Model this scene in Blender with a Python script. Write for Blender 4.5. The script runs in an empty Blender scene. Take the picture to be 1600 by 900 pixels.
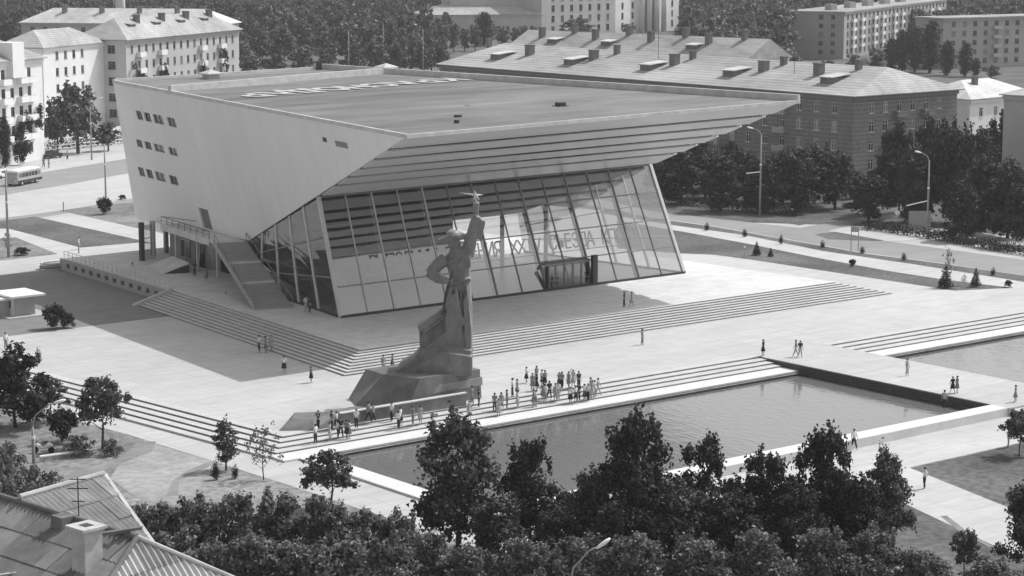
import bpy, bmesh, math, random
import numpy as np
from mathutils import Vector, Matrix, Euler
R = math.radians
sc = bpy.context.scene
col = sc.collection
random.seed(7)

# ------------------------------------------------------------------ camera
cam = bpy.data.cameras.new("camera"); cam.lens = 36*3470/1600; cam.sensor_width = 36
cam.clip_start = 1; cam.clip_end = 8000
co = bpy.data.objects.new("camera", cam); col.objects.link(co)
co.location = (-120.95, -175.52, 43.0)
pit = math.atan(560/3470)
vx, vy = 0.6267, 0.7793
fwd = Vector((vx*math.cos(pit), vy*math.cos(pit), -math.sin(pit)))
rgt = Vector((vy, -vx, 0)).normalized()
up = rgt.cross(fwd)
mcam = Matrix((rgt, up, -fwd)).transposed().to_4x4(); mcam.translation = co.location
co.matrix_world = mcam
sc.camera = co

# ------------------------------------------------------------------ world, sun, exposure
SUN = Vector((0.81, -0.09, 1.0)).normalized()
w = bpy.data.worlds.new("World"); sc.world = w; w.use_nodes = True
nt = w.node_tree; nt.nodes.clear()
sky = nt.nodes.new("ShaderNodeTexSky"); sky.sky_type = 'NISHITA'; sky.sun_disc = False
sky.sun_elevation = math.asin(SUN.z); sky.sun_rotation = math.atan2(SUN.x, SUN.y)
sky.air_density = 1.0; sky.dust_density = 2.5
bw = nt.nodes.new("ShaderNodeRGBToBW"); bg = nt.nodes.new("ShaderNodeBackground"); bg.inputs[1].default_value = 0.15
wo = nt.nodes.new("ShaderNodeOutputWorld")
nt.links.new(sky.outputs[0], bw.inputs[0]); nt.links.new(bw.outputs[0], bg.inputs[0]); nt.links.new(bg.outputs[0], wo.inputs[0])
sun = bpy.data.lights.new("sun", 'SUN'); sun.energy = 2.4; sun.angle = R(0.53); sun.color = (1.0, 1.0, 1.0)
so = bpy.data.objects.new("sun", sun); col.objects.link(so); so.location = (0, 0, 200)
so.rotation_euler = SUN.to_track_quat('Z', 'Y').to_euler()
sc.view_settings.view_transform = 'Standard'; sc.view_settings.look = 'None'
sc.view_settings.exposure = 0.46; sc.view_settings.gamma = 1.0
sc.cycles.max_bounces = 6; sc.cycles.transparent_max_bounces = 16
sc.cycles.filter_width = 1.5

# ------------------------------------------------------------------ materials
_m = {}
def mat(name, v, rough=0.8, var=0.12, scale=0.5, var2=0.0, scale2=0.05, bump=0.0, bscale=None, metal=0.0, island=0.0, stretch=None, spec=0.3, wave=None, slab=None):
    """grey procedural material: base value with two octaves of noise, optional bump, per-island variation, and sheet lines"""
    if name in _m: return _m[name]
    m = bpy.data.materials.new(name); m.use_nodes = True; t = m.node_tree; N = t.nodes; L = t.links
    b = N["Principled BSDF"]; b.inputs["Roughness"].default_value = rough; b.inputs["Metallic"].default_value = metal
    b.inputs["Specular IOR Level"].default_value = spec
    tc = N.new("ShaderNodeTexCoord"); vec = tc.outputs["Object"]
    if stretch:
        mp = N.new("ShaderNodeMapping"); mp.inputs["Scale"].default_value = stretch; L.new(vec, mp.inputs[0]); vec = mp.outputs[0]
    def noise(s, det=5):
        n = N.new("ShaderNodeTexNoise"); n.inputs["Scale"].default_value = s; n.inputs["Detail"].default_value = det
        n.inputs["Roughness"].default_value = 0.65
        L.new(vec, n.inputs["Vector"]); return n.outputs["Fac"]
    def rng(x, a, lo=0.3, hi=0.7):
        r = N.new("ShaderNodeMapRange"); r.inputs[1].default_value = lo; r.inputs[2].default_value = hi
        r.inputs[3].default_value = 1-a; r.inputs[4].default_value = 1+a; L.new(x, r.inputs[0]); return r.outputs[0]
    def mul(a, b_):
        x = N.new("ShaderNodeMath"); x.operation = 'MULTIPLY'
        for i, q in enumerate((a, b_)):
            if isinstance(q, (int, float)): x.inputs[i].default_value = q
            else: L.new(q, x.inputs[i])
        return x.outputs[0]
    c = v
    if var: c = mul(rng(noise(scale), var), c)
    if var2: c = mul(rng(noise(scale2, 3), var2), c)
    if island:
        g = N.new("ShaderNodeNewGeometry"); c = mul(rng(g.outputs["Random Per Island"], island, 0, 1), c)
    if wave:
        wv = N.new("ShaderNodeTexWave"); wv.bands_direction = wave[0]; wv.inputs["Scale"].default_value = wave[1]; wv.inputs["Distortion"].default_value = 0.6
        L.new(tc.outputs["Object"], wv.inputs["Vector"]); c = mul(rng(wv.outputs["Fac"], wave[2], 0, 1), c)
    if slab:
        bk_ = N.new("ShaderNodeTexBrick"); bk_.offset = slab[3] if len(slab) > 3 else 0; bk_.inputs["Scale"].default_value = 1; bk_.inputs["Brick Width"].default_value = slab[0]; bk_.inputs["Row Height"].default_value = slab[1]
        bk_.inputs["Mortar Size"].default_value = .035; bk_.inputs["Mortar Smooth"].default_value = .3; bk_.inputs["Color1"].default_value = (1, 1, 1, 1); bk_.inputs["Color2"].default_value = (slab[2],)*3+(1,); bk_.inputs["Mortar"].default_value = (.72, .72, .72, 1)
        v2 = tc.outputs["Object"]
        if len(slab) > 4: sx = N.new("ShaderNodeSeparateXYZ"); L.new(v2, sx.inputs[0]); cx_ = N.new("ShaderNodeCombineXYZ"); L.new(sx.outputs[1], cx_.inputs[0]); L.new(sx.outputs[2], cx_.inputs[1]); v2 = cx_.outputs[0]
        L.new(v2, bk_.inputs["Vector"]); bb = N.new("ShaderNodeRGBToBW"); L.new(bk_.outputs["Color"], bb.inputs[0]); c = mul(bb.outputs[0], c)
    cb = N.new("ShaderNodeCombineColor")
    for i in range(3):
        if isinstance(c, (int, float)): cb.inputs[i].default_value = c
        else: L.new(c, cb.inputs[i])
    L.new(cb.outputs[0], b.inputs["Base Color"])
    if bump:
        bp = N.new("ShaderNodeBump"); bp.inputs["Strength"].default_value = bump; bp.inputs["Distance"].default_value = 0.05
        L.new(noise(bscale or scale*4), bp.inputs["Height"]); L.new(bp.outputs[0], b.inputs["Normal"])
    _m[name] = m; return m

def foliage_mat(name, v, var=0.5, trans=0.25):
    if name in _m: return _m[name]
    m = mat(name, v, rough=0.6, var=0.3, scale=0.35, island=var, spec=0.25)
    t = m.node_tree; N = t.nodes; L = t.links; b = N["Principled BSDF"]; o = N["Material Output"]
    tr = N.new("ShaderNodeBsdfTranslucent"); mx = N.new("ShaderNodeMixShader"); mx.inputs[0].default_value = trans
    cc = [n for n in N if n.type == 'COMBINE_COLOR'][0]
    L.new(cc.outputs[0], tr.inputs[0]); L.new(b.outputs[0], mx.inputs[1]); L.new(tr.outputs[0], mx.inputs[2]); L.new(mx.outputs[0], o.inputs[0])
    return m

def glass_mat(name, refl=0.18, tint=0.8, rough=0.015):
    m = bpy.data.materials.new(name); m.use_nodes = True; t = m.node_tree; N = t.nodes; L = t.links
    N.remove(N["Principled BSDF"]); o = N["Material Output"]
    tr = N.new("ShaderNodeBsdfTransparent"); tr.inputs[0].default_value = (tint, tint, tint, 1)
    gl = N.new("ShaderNodeBsdfGlossy"); gl.inputs["Roughness"].default_value = rough; gl.inputs[0].default_value = (.9, .9, .9, 1)
    lw = N.new("ShaderNodeLayerWeight"); lw.inputs[0].default_value = .5; p4 = N.new("ShaderNodeMath"); p4.operation = 'POWER'; p4.inputs[1].default_value = 4; L.new(lw.outputs["Facing"], p4.inputs[0])
    ad = N.new("ShaderNodeMath"); ad.operation = 'MULTIPLY_ADD'; ad.inputs[1].default_value = .7; ad.inputs[2].default_value = refl; ad.use_clamp = True; L.new(p4.outputs[0], ad.inputs[0])
    tc = N.new("ShaderNodeTexCoord"); n = N.new("ShaderNodeTexNoise"); n.inputs["Scale"].default_value = 0.35; L.new(tc.outputs["Object"], n.inputs[0])
    bp = N.new("ShaderNodeBump"); bp.inputs["Strength"].default_value = 0.05; bp.inputs["Distance"].default_value = 0.1; L.new(n.outputs[0], bp.inputs["Height"]); L.new(bp.outputs[0], gl.inputs["Normal"])
    mx = N.new("ShaderNodeMixShader"); L.new(ad.outputs[0], mx.inputs[0]); L.new(tr.outputs[0], mx.inputs[1]); L.new(gl.outputs[0], mx.inputs[2]); L.new(mx.outputs[0], o.inputs[0])
    _m[name] = m; return m

M_PLAZA = mat("plaza_concrete", .475, .85, .10, .7, .10, .045, bump=.15, bscale=6, stretch=(.4, 1.5, 1), slab=(3, 3, .95))
M_PAVE = mat("pale_paving", .46, .88, .08, .6, .08, .04, bump=.1, bscale=5)
M_STEP = mat("step_stone", .50, .8, .08, .8, .05, .1, bump=.1, bscale=5)
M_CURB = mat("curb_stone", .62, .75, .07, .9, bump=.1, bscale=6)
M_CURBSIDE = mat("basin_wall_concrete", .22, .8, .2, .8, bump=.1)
M_TERR = mat("terrace_paving", .62, .85, .10, .6, .08, .08, bump=.1, bscale=5, slab=(1.5, 1.5, .94))
M_ASPH = mat("asphalt", .20, .9, .12, .4, .1, .03, bump=.2, bscale=8)
M_ROAD = mat("worn_road_asphalt", .27, .88, .1, .3, .1, .03, bump=.15, bscale=8, stretch=(.4, 1.3, 1))
M_GRASS = mat("lawn_grass", .125, .95, .4, 1.6, .35, .08, bump=.8, bscale=7, spec=.1)
M_GRASSL = mat("dry_lawn_grass", .21, .95, .4, 1.4, .4, .09, bump=.8, bscale=6, spec=.1)
M_DIRT = mat("dirt", .22, .95, .25, .5, .15, .1, bump=.4, bscale=5, spec=.1)
M_WALLW = mat("painted_concrete_wall", .80, .8, .04, .5, .05, .07, bump=.05, bscale=4, stretch=(1, 1, .16))
M_ROOF = mat("bitumen_roof", .17, .9, .3, .22, .3, .06, bump=.25, bscale=4, stretch=(.35, 1.4, 1))
M_SOFF = mat("soffit_board", .50, .32, .10, .3, .08, .1, stretch=(.15, 1, 1), spec=.5)
M_TRIM = mat("white_metal_trim", .55, .6, .18, .8)
M_DARK = mat("dark_metal", .045, .5, .15, 1)
M_STEEL = mat("steel_mullion", .22, .5, .12, .7)
M_STEELL = mat("pale_steel_frame", .5, .5, .1, .7)
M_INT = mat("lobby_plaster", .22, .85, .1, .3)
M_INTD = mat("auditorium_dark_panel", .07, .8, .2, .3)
M_INTF = mat("lobby_stone_floor", .30, .35, .1, .5)
M_LETTER = mat("slogan_letter_paint", .11, .6, .05, 1)
M_GRAN = mat("polished_granite", .16, .5, .22, .8, .2, .15, bump=.1, bscale=8)
M_BRONZE = mat("statue_granite", .19, .42, .28, 1.1, .2, .25, bump=.5, bscale=2.5, stretch=(1, 1, .5))
M_STAR = mat("steel_star", .55, .4, .05, 1, metal=.3)
M_WHITE = mat("white_plaster", .74, .85, .06, .2, .06, .05)
M_CREAM = mat("pale_plaster", .46, .85, .07, .2, .07, .05)
M_GREYW = mat("grey_plaster", .36, .85, .07, .2, .07, .05)
M_BRICK = mat("banded_brick", .20, .9, .18, 1.5, .1, .1, wave=('Z', .42, .16))
M_SLATE = mat("asbestos_roof", .36, .85, .18, .8, .25, .08, stretch=(1, .35, 1), wave=('Z', .85, .16))
M_SLATEB = mat("pale_tin_roof", .52, .6, .18, .5, .15, .06)
M_CHIM = mat("chimney_brick", .16, .9, .2, 2)
M_WIN = mat("window_pane_dark", .03, .12, .3, .3, spec=.6)
t = M_WIN.node_tree; oi_ = t.nodes.new("ShaderNodeObjectInfo"); pw = t.nodes.new("ShaderNodeMath"); pw.operation = 'POWER'; pw.inputs[1].default_value = 4.0; t.links.new(oi_.outputs["Random"], pw.inputs[0])
mr = t.nodes.new("ShaderNodeMapRange"); mr.inputs[3].default_value = .015; mr.inputs[4].default_value = .34; t.links.new(pw.outputs[0], mr.inputs[0]); cw = t.nodes.new("ShaderNodeCombineColor")
for i in range(3): t.links.new(mr.outputs[0], cw.inputs[i])
t.links.new(cw.outputs[0], t.nodes["Principled BSDF"].inputs["Base Color"])
M_FRAME = mat("window_frame_paint", .62, .7, .1, 1)
M_FRAMED = mat("window_frame_weathered", .2, .7, .1, 1)
M_BALC = mat("balcony_panel", .42, .8, .15, .5)
M_POLE = mat("concrete_pole", .30, .85, .12, 1.2)
M_LAMP = mat("white_lamp_head", .8, .4, .03, 1)
M_BARK = mat("tree_bark", .07, .95, .3, 3, bump=.4)
M_CORR = mat("corrugated_asbestos_lit", .29, .9, .2, .7, .15, .3, bump=.1)
M_CORRD = mat("corrugated_asbestos_shaded", .17, .9, .25, .7, .2, .3, bump=.1)  # darker twin of the lit sheet: the left slope's shade put into colour
M_CHW = mat("whitewashed_brick", .48, .9, .15, 1.5, .1, .5, bump=.2)
M_BUSB = mat("bus_paint", .40, .35, .06, .8); M_BUSR = mat("bus_roof_paint", .8, .4, .04, .8)
M_TYRE = mat("tyre_rubber", .02, .8, .1, 2)
M_CAR = mat("dark_car_paint", .04, .25, .1, 1)
F_DARK = foliage_mat("dark_broad_leaves", .048, .65)
F_DARK2 = foliage_mat("summer_leaves", .095, .65)
F_MID = foliage_mat("broad_leaves", .12, .6)
F_PALE = foliage_mat("pale_shrub_leaves", .17, .6)
F_FAR = foliage_mat("forest_leaves", .15, .7)
F_CON = foliage_mat("conifer_needles", .045, .45, .1)
GLASS = glass_mat("lobby_glass", .25, .85)
GLASS_S = glass_mat("side_glass", .10, .6)

# water
mw = bpy.data.materials.new("pool_water"); mw.use_nodes = True; t = mw.node_tree; b = t.nodes["Principled BSDF"]
b.inputs["Base Color"].default_value = (.15, .15, .15, 1); b.inputs["Roughness"].default_value = .035; b.inputs["Specular IOR Level"].default_value = .9; b.inputs["IOR"].default_value = 1.4
tc = t.nodes.new("ShaderNodeTexCoord"); mp = t.nodes.new("ShaderNodeMapping"); mp.inputs["Rotation"].default_value = (0, 0, R(-35)); mp.inputs["Scale"].default_value = (1.6, .55, 1)
n1 = t.nodes.new("ShaderNodeTexNoise"); n1.inputs["Scale"].default_value = 1.2; n1.inputs["Detail"].default_value = 4
bp = t.nodes.new("ShaderNodeBump"); bp.inputs["Strength"].default_value = .25; bp.inputs["Distance"].default_value = .12
t.links.new(tc.outputs["Object"], mp.inputs[0]); t.links.new(mp.outputs[0], n1.inputs[0]); t.links.new(n1.outputs[0], bp.inputs["Height"]); t.links.new(bp.outputs[0], b.inputs["Normal"])
M_WATER = mw

# ------------------------------------------------------------------ mesh helpers
class MB:
    def __init__(s): s.v = []; s.f = []; s.m = []
    def add(s, vs, fs, mi=0):
        o = len(s.v); s.v += [tuple(x) for x in vs]; s.f += [tuple(i+o for i in f) for f in fs]; s.m += [mi]*len(fs); return s
    def quad(s, a, b, c, d, mi=0): return s.add([a, b, c, d], [(0, 1, 2, 3)], mi)
    def box(s, x0, y0, z0, x1, y1, z1, mi=0):
        return s.add([(x0, y0, z0), (x1, y0, z0), (x1, y1, z0), (x0, y1, z0), (x0, y0, z1), (x1, y0, z1), (x1, y1, z1), (x0, y1, z1)],
                     [(0, 3, 2, 1), (4, 5, 6, 7), (0, 1, 5, 4), (1, 2, 6, 5), (2, 3, 7, 6), (3, 0, 4, 7)], mi)
    def beam(s, p, q, wd, ht, mi=0, upv=(0, 0, 1)):
        p = Vector(p); q = Vector(q); d = (q-p).normalized(); u = Vector(upv)
        r = d.cross(u)
        if r.length < 1e-4: r = d.cross(Vector((1, 0, 0)))
        r.normalize(); u = r.cross(d); r *= wd/2; u *= ht/2
        vs = [p-r-u, p+r-u, p+r+u, p-r+u, q-r-u, q+r-u, q+r+u, q-r+u]
        return s.add(vs, [(0, 1, 2, 3), (7, 6, 5, 4), (0, 4, 5, 1), (1, 5, 6, 2), (2, 6, 7, 3), (3, 7, 4, 0)], mi)
    def prism(s, poly, z0, z1, mi=0):
        n = len(poly); lo = [(p[0], p[1], z0 if len(p) < 3 else p[2]) for p in poly]; hi = [(p[0], p[1], z1) for p in poly]
        return s.add(lo+hi, [tuple(range(n))[::-1], tuple(range(n, 2*n))]+[(i, (i+1) % n, n+(i+1) % n, n+i) for i in range(n)], mi)
    def tube(s, pts, rad, n=8, mi=0, cap=True):
        pts = [Vector(p) for p in pts]; k = len(pts); rs = rad if isinstance(rad, (list, tuple)) else [rad]*k
        vs = []
        for i, p in enumerate(pts):
            d = (pts[min(i+1, k-1)]-pts[max(i-1, 0)]).normalized()
            r = d.cross(Vector((0, 0, 1)))
            if r.length < 1e-3: r = d.cross(Vector((1, 0, 0)))
            r.normalize(); u = d.cross(r)
            for j in range(n):
                a = 2*math.pi*j/n; vs.append(p+(r*math.cos(a)+u*math.sin(a))*rs[i])
        fs = [(i*n+j, i*n+(j+1) % n, (i+1)*n+(j+1) % n, (i+1)*n+j) for i in range(k-1) for j in range(n)]
        if cap: fs += [tuple(range(n))[::-1], tuple(range((k-1)*n, k*n))]
        return s.add(vs, fs, mi)
    def loft(s, rings, mi=0):
        """rings: list of (center, rx, ry, axis_x, axis_y)"""
        n = 12; vs = []
        for c, rx, ry, ax, ay in rings:
            for j in range(n):
                a = 2*math.pi*j/n; vs.append(Vector(c)+Vector(ax)*rx*math.cos(a)+Vector(ay)*ry*math.sin(a))
        k = len(rings)
        fs = [(i*n+j, i*n+(j+1) % n, (i+1)*n+(j+1) % n, (i+1)*n+j) for i in range(k-1) for j in range(n)]+[tuple(range(n))[::-1], tuple(range((k-1)*n, k*n))]
        return s.add(vs, fs, mi)
    def ell(s, c, rx, ry, rz, mi=0, nu=12, nv=8):
        vs = [(c[0], c[1], c[2]-rz)]
        for i in range(1, nv):
            a = -math.pi/2+math.pi*i/nv
            for j in range(nu):
                b_ = 2*math.pi*j/nu; vs.append((c[0]+rx*math.cos(a)*math.cos(b_), c[1]+ry*math.cos(a)*math.sin(b_), c[2]+rz*math.sin(a)))
        vs.append((c[0], c[1], c[2]+rz)); e = len(vs)-1
        fs = [(0, 1+(j+1) % nu, 1+j) for j in range(nu)]
        for i in range(nv-2):
            fs += [(1+i*nu+j, 1+i*nu+(j+1) % nu, 1+(i+1)*nu+(j+1) % nu, 1+(i+1)*nu+j) for j in range(nu)]
        fs += [(1+(nv-2)*nu+j, 1+(nv-2)*nu+(j+1) % nu, e) for j in range(nu)]
        return s.add(vs, fs, mi)
    def mesh(s, name, mats, smooth=False):
        me = bpy.data.meshes.new(name); me.from_pydata(s.v, [], s.f)
        for x in (mats if isinstance(mats, (list, tuple)) else [mats]): me.materials.append(x)
        me.polygons.foreach_set("material_index", s.m)
        if smooth: me.polygons.foreach_set("use_smooth", [True]*len(s.f))
        me.update(); return me

def link(name, me, parent=None, loc=None, rot=None):
    o = bpy.data.objects.new(name, me); col.objects.link(o)
    if parent: o.parent = parent
    if loc is not None: o.location = loc
    if rot is not None: o.rotation_euler = rot
    return o
WLOC = {}
def worldloc(o):
    l = Vector((0, 0, 0))
    while o: l = l+Vector(o.location); o = o.parent
    return l
def part(name, mb, mats, parent=None, smooth=False, label=None):
    """mesh given in world coordinates, put under its (unrotated) parent"""
    if parent is not None:
        l = worldloc(parent); mb.v = [(x[0]-l.x, x[1]-l.y, x[2]-l.z) for x in mb.v]
    o = link(name, mb.mesh(name, mats, smooth), parent)
    if label: o['label'] = label
    return o
def tag(o, label, cat, group=None):
    o['label'] = label; o['category'] = cat
    if group: o['group'] = group
    return o
def thing(name, label, cat, loc, group=None, rz=0):
    o = bpy.data.objects.new(name, None); col.objects.link(o); o.location = loc; o.rotation_euler = (0, 0, rz); o.empty_display_size = .5
    return tag(o, label, cat, group)
def structure(name, mb, mats, smooth=False):
    o = link(name, mb.mesh(name, mats, smooth)); o['kind'] = 'structure'; return o
def poly_mesh(outer, holes=(), z=None):
    """flat polygon with holes -> bmesh verts/faces, facing up"""
    bm = bmesh.new()
    for loop in [outer]+list(holes):
        vs = [bm.verts.new((p[0], p[1], (p[2] if len(p) > 2 else 0) if z is None else z)) for p in loop]
        for i in range(len(vs)): bm.edges.new((vs[i], vs[(i+1) % len(vs)]))
    bmesh.ops.triangle_fill(bm, use_beauty=True, use_dissolve=False, edges=bm.edges[:])
    bm.verts.index_update()
    bm.normal_update()
    mb = MB(); mb.v = [tuple(v.co) for v in bm.verts]
    for f in bm.faces:
        ix = [v.index for v in f.verts]
        if f.normal.z < 0: ix = ix[::-1]
        mb.f.append(tuple(ix)); mb.m.append(0)
    bm.free(); return mb
def sheet(name, pts, z, m): return structure(name, poly_mesh(pts, z=z), m)
def lerp(a, b, t): return tuple(a[i]+(b[i]-a[i])*t for i in range(len(a)))

# ------------------------------------------------------------------ the ground
SL = -.0988
def left_edge(y): return -19.5+SL*(y+17.9)
LOW = -.8
P1B = (-19.4, -47.75, 38.3, -23.4)      # first pool, water rectangle x0 y0 x1 y1
P2B = (48.5, -60.0, 170.0, -23.4)
base = poly_mesh([(-2500, -1500), (3500, -1500), (3500, 3500), (-2500, 3500)],
                 [[(-19.0, -47.5), (38.1, -47.5), (38.1, -23.8), (-19.0, -23.8)], [(48.8, -59.8), (169, -59.8), (169, -23.8), (48.8, -23.8)]], z=LOW)
structure("lower_ground", base, M_GRASSL)
upper = poly_mesh([(-19.5, -17.9), (3400, -17.9), (3400, 3400), (left_edge(3400), 3400)], z=-.012)
structure("upper_ground", upper, M_GRASS)
sheet("plaza", [(-19.5, -17.9), (38.3, -17.9), (130, -17.9), (130, 34), (110, 60), (92, 130), (100, 210), (250, 420), (60, 420), (left_edge(260), 260)], 0, M_PLAZA)

# left: yard, lawns, road
sheet("service_yard", [(left_edge(40.7)-.5, 40.7), (8, 40.7), (11, 80.5), (-28.5, 80.5)], .006, M_ASPH)
sheet("road", [(39.49,175.41,0.00), (63.41,187.19,0.00), (86.86,198.88,0.00), (103.40,203.06,-0.00), (125.30,209.37,0.00), (115.16,193.58,-0.00), (92.09,184.07,0.00), (74.01,175.90,0.00), (57.79,166.81,0.00), (29.48,153.76,0.00)], .006, M_ROAD)
sheet("side_road", [(18.09,129.13,0.00), (34.95,133.79,0.00), (41.41,135.71,0.00), (55.44,141.59,0.00), (68.65,144.71,-0.00), (64.92,138.45,0.00), (52.89,137.05,0.00), (36.67,130.41,0.00), (15.05,122.56,0.00)], .006, M_ROAD)
sheet("pavement", [(45.43,188.27,0.00), (69.76,200.60,-0.00), (92.34,208.71,0.00), (131.49,219.01,0.00), (125.30,209.37,0.00), (103.40,203.06,-0.00), (86.86,198.88,0.00), (63.41,187.19,0.00), (39.49,175.41,0.00)], .005, M_PAVE)
sheet("lawn", [(38.58,134.92,0.00), (46.50,136.85,0.00), (52.08,136.62,0.00), (62.83,138.99,0.00), (38.14,97.00,0.00), (37.83,108.66,0.00)], .012, M_GRASSL)
sheet("lawn", [(18.31,125.30,0.00), (26.25,129.10,0.00), (32.23,130.54,0.00), (31.77,97.91,0.00), (31.40,92.45,0.00), (30.49,95.63,0.00), (21.77,96.19,0.00), (22.93,120.22,0.00)], .012, M_GRASS)
sheet("lawn", [(12.66,109.18,0.00), (17.76,111.73,0.00), (19.47,111.20,0.00), (16.46,92.66,0.00), (8.08,91.92,0.00), (4.45,91.92,0.00)], .012, M_GRASSL)
# right: lawns, path, road
sheet("lawn", [(97.80,71.42,0.00), (97.25,58.07,0.00), (97.01,54.73,0.00), (95.60,41.50,0.00), (93.33,26.16,0.00), (92.00,12.85,0.00), (92.04,4.03,0.00), (93.23,-4.04,0.00), (93.71,-6.00,0.00), (86.37,-2.89,0.00), (86.05,7.54,0.00), (85.54,22.96,0.00), (85.31,31.14,0.00), (84.54,37.02,0.00), (81.88,40.69,0.00), (78.54,49.63,0.00)], .012, M_GRASS)
sheet("lawn", [(105.97,83.67,0.00), (104.13,66.31,0.00), (104.43,57.69,0.00), (102.86,41.45,0.00), (101.18,25.13,0.00), (102.23,12.37,0.00), (102.40,-10.80,0.00), (97.99,-14.10,0.00), (98.32,-4.30,0.00), (98.98,14.99,0.00), (98.60,30.31,0.00), (101.59,48.43,0.00), (100.93,63.27,0.00), (101.80,78.90,0.00)], .012, M_GRASS)
sheet("road", [(114.98,100.37,0.00), (109.50,75.71,0.00), (113.27,48.74,0.00), (128.91,51.14,0.00), (139.65,50.39,0.00), (137.66,48.01,0.00), (127.72,48.25,0.00), (113.98,43.69,0.00), (112.73,30.98,0.00), (112.99,20.28,0.00), (113.57,-2.46,0.00), (102.40,-10.80,0.00), (102.67,12.75,0.00), (101.63,25.54,0.00), (103.33,41.91,0.00), (104.93,58.20,0.00), (104.64,66.86,0.00), (107.12,91.17,0.00)], .006, M_ROAD)
sheet("traffic_island", [(109.90,42.60,0.00), (114.19,42.64,0.00), (112.84,32.14,0.00), (111.83,31.71,0.00), (107.55,37.66,0.00)], .016, M_GRASS)
sheet("lawn", [(123.39,110.22,0.00), (116.52,80.40,0.00), (115.34,50.73,0.00), (130.81,53.53,0.00), (147.09,73.34,0.00), (156.53,130.64,-0.00)], .012, M_GRASS)
sheet("footpath", [(127.99,43.31,0.00), (125.83,37.72,0.00), (124.22,21.72,0.00), (124.20,9.67,0.00), (127.21,11.98,0.00), (127.86,24.67,0.00), (128.37,39.31,0.00)], .012, M_PAVE)
# lower paving round the pools
LZ = LOW+.012
sheet("lower_pavement", [(left_edge(60)-3.2, 60), (left_edge(60)-8.0, 60), (-27.8, -6), (-26.7, -30), (-26.2, -57), (16.8, -57.0), (110, -57.0), (110, -49.4), (38, -49.4), (-21.3, -49.4), (-21.3, -21), (-22.8, -19)], LZ, M_PLAZA)
sheet("lawn", [(-2, -57.2), (110, -57.2), (110, -115), (-14, -115)], LOW+.006, M_GRASS)
sheet("footpath", [(16.4, -56.9), (9.8, -56.9), (3.0, -77), (-3, -100), (3.5, -100), (10.6, -77)], LZ+.004, M_PLAZA)
def worn_track(pts, wd, z):
    mb = MB(); L_ = []
    for i, p in enumerate(pts):
        a = Vector(pts[max(i-1, 0)]); b_ = Vector(pts[min(i+1, len(pts)-1)]); d = (b_-a); d.z = 0; d.normalize(); n = Vector((-d.y, d.x, 0))
        k = wd*(1+.35*math.sin(i*2.3)); L_.append((Vector(p)+n*k/2, Vector(p)-n*k/2))
    for i in range(len(L_)-1):
        a, b_ = L_[i]; c, d = L_[i+1]; mb.quad((a.x, a.y, z), (b_.x, b_.y, z), (d.x, d.y, z), (c.x, c.y, z))
    return structure("dirt_track", mb, M_DIRT)
sheet("bare_ground", [(-27.75,-8.71,-0.80), (-27.34,-19.30,-0.80), (-30.55,-24.01,-0.80), (-34.00,-27.59,-0.80), (-37.94,-29.45,-0.80), (-38.01,-25.12,-0.80), (-36.75,-19.01,-0.80), (-31.95,-12.66,-0.80)], LZ+.002, mat("bare_earth", .30, .95, .22, 1.2, .25, .12, bump=.5, bscale=5, spec=.1))
worn_track([(-27.87,-9.25,-0.80), (-30.09,-12.07,-0.80), (-33.49,-14.35,-0.80), (-36.53,-15.60,-0.80), (-39.89,-17.02,-0.80), (-43.81,-18.64,-0.80)], 1.6, LZ+.004)
worn_track([(-27.26,-19.37,-0.80), (-29.99,-20.87,-0.80), (-33.08,-23.06,-0.80), (-35.67,-27.01,-0.80)], .8, LZ+.006)
worn_track([(6.73,-68.85,-0.80), (4.46,-72.60,-0.80), (2.71,-76.71,-0.80)], .5, LZ+.012)

# steps down to the first pool, down the left side, and to the second pool
mbw = MB().box(P1B[0]-.1, P1B[1]-.1, -1.25, P1B[2]+.1, P1B[3]+.1, -1.0); structure("pool_water", mbw, M_WATER)
mbw = MB().box(P2B[0], P2B[1], -1.25, P2B[2], P2B[3]+.1, -1.0); structure("pool_water", mbw, M_WATER)
def lower_step(k):
    """k-th tread below the plaza: wraps the corner, front strip and left strip"""
    z = -.15*k+(.004 if k == 0 else 0); y0 = -17.9-1.06*(k-1); y1 = -17.9-1.06*k
    dx0 = -(k-1)*1.0; dx1 = -k*1.0
    def E(y, d): return (left_edge(y)+d, y)
    xr = 38.28
    def pts(c): return [(xr, y0-.02), E(y0-.02, dx0-.02), E(70, dx0-.02), E(70, dx1+c), E(y1+c, dx1+c), (xr, y1+c)][::-1]
    return MB().prism(pts(0), z-.055, z).prism(pts(.15), z-.3, z-.0551)
for k in (0, 1, 2, 3):
    o = structure("step", lower_step(k), M_STEP)
# kerb round the first pool (stone coping) : far, left, near
def slab(name, x0, y0, z0, x1, y1, z1, m): return structure(name, MB().box(x0, y0, z0, x1, y1, z1), m)
slab("pool_coping", -22.9, -23.4, -1.2, 38.28, -21.09, -.6, M_CURB)
slab("pool_coping", -21.4, -47.6, -1.2, -19.4, -23.403, -.6, M_CURB)
slab("pool_coping", -21.4, -49.6, -1.2, 38.28, -47.7, 0.0, M_CURB)
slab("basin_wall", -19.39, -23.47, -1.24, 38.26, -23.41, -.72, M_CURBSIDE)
# left fourth step strip beyond the coping corner
mb = MB().prism([(left_edge(-21.09)-3, -21.09), (left_edge(-21.09)-4, -21.09), (left_edge(70)-4, 70), (left_edge(70)-3, 70)], -1.0, -.6); structure("step", mb, M_STEP)
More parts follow.
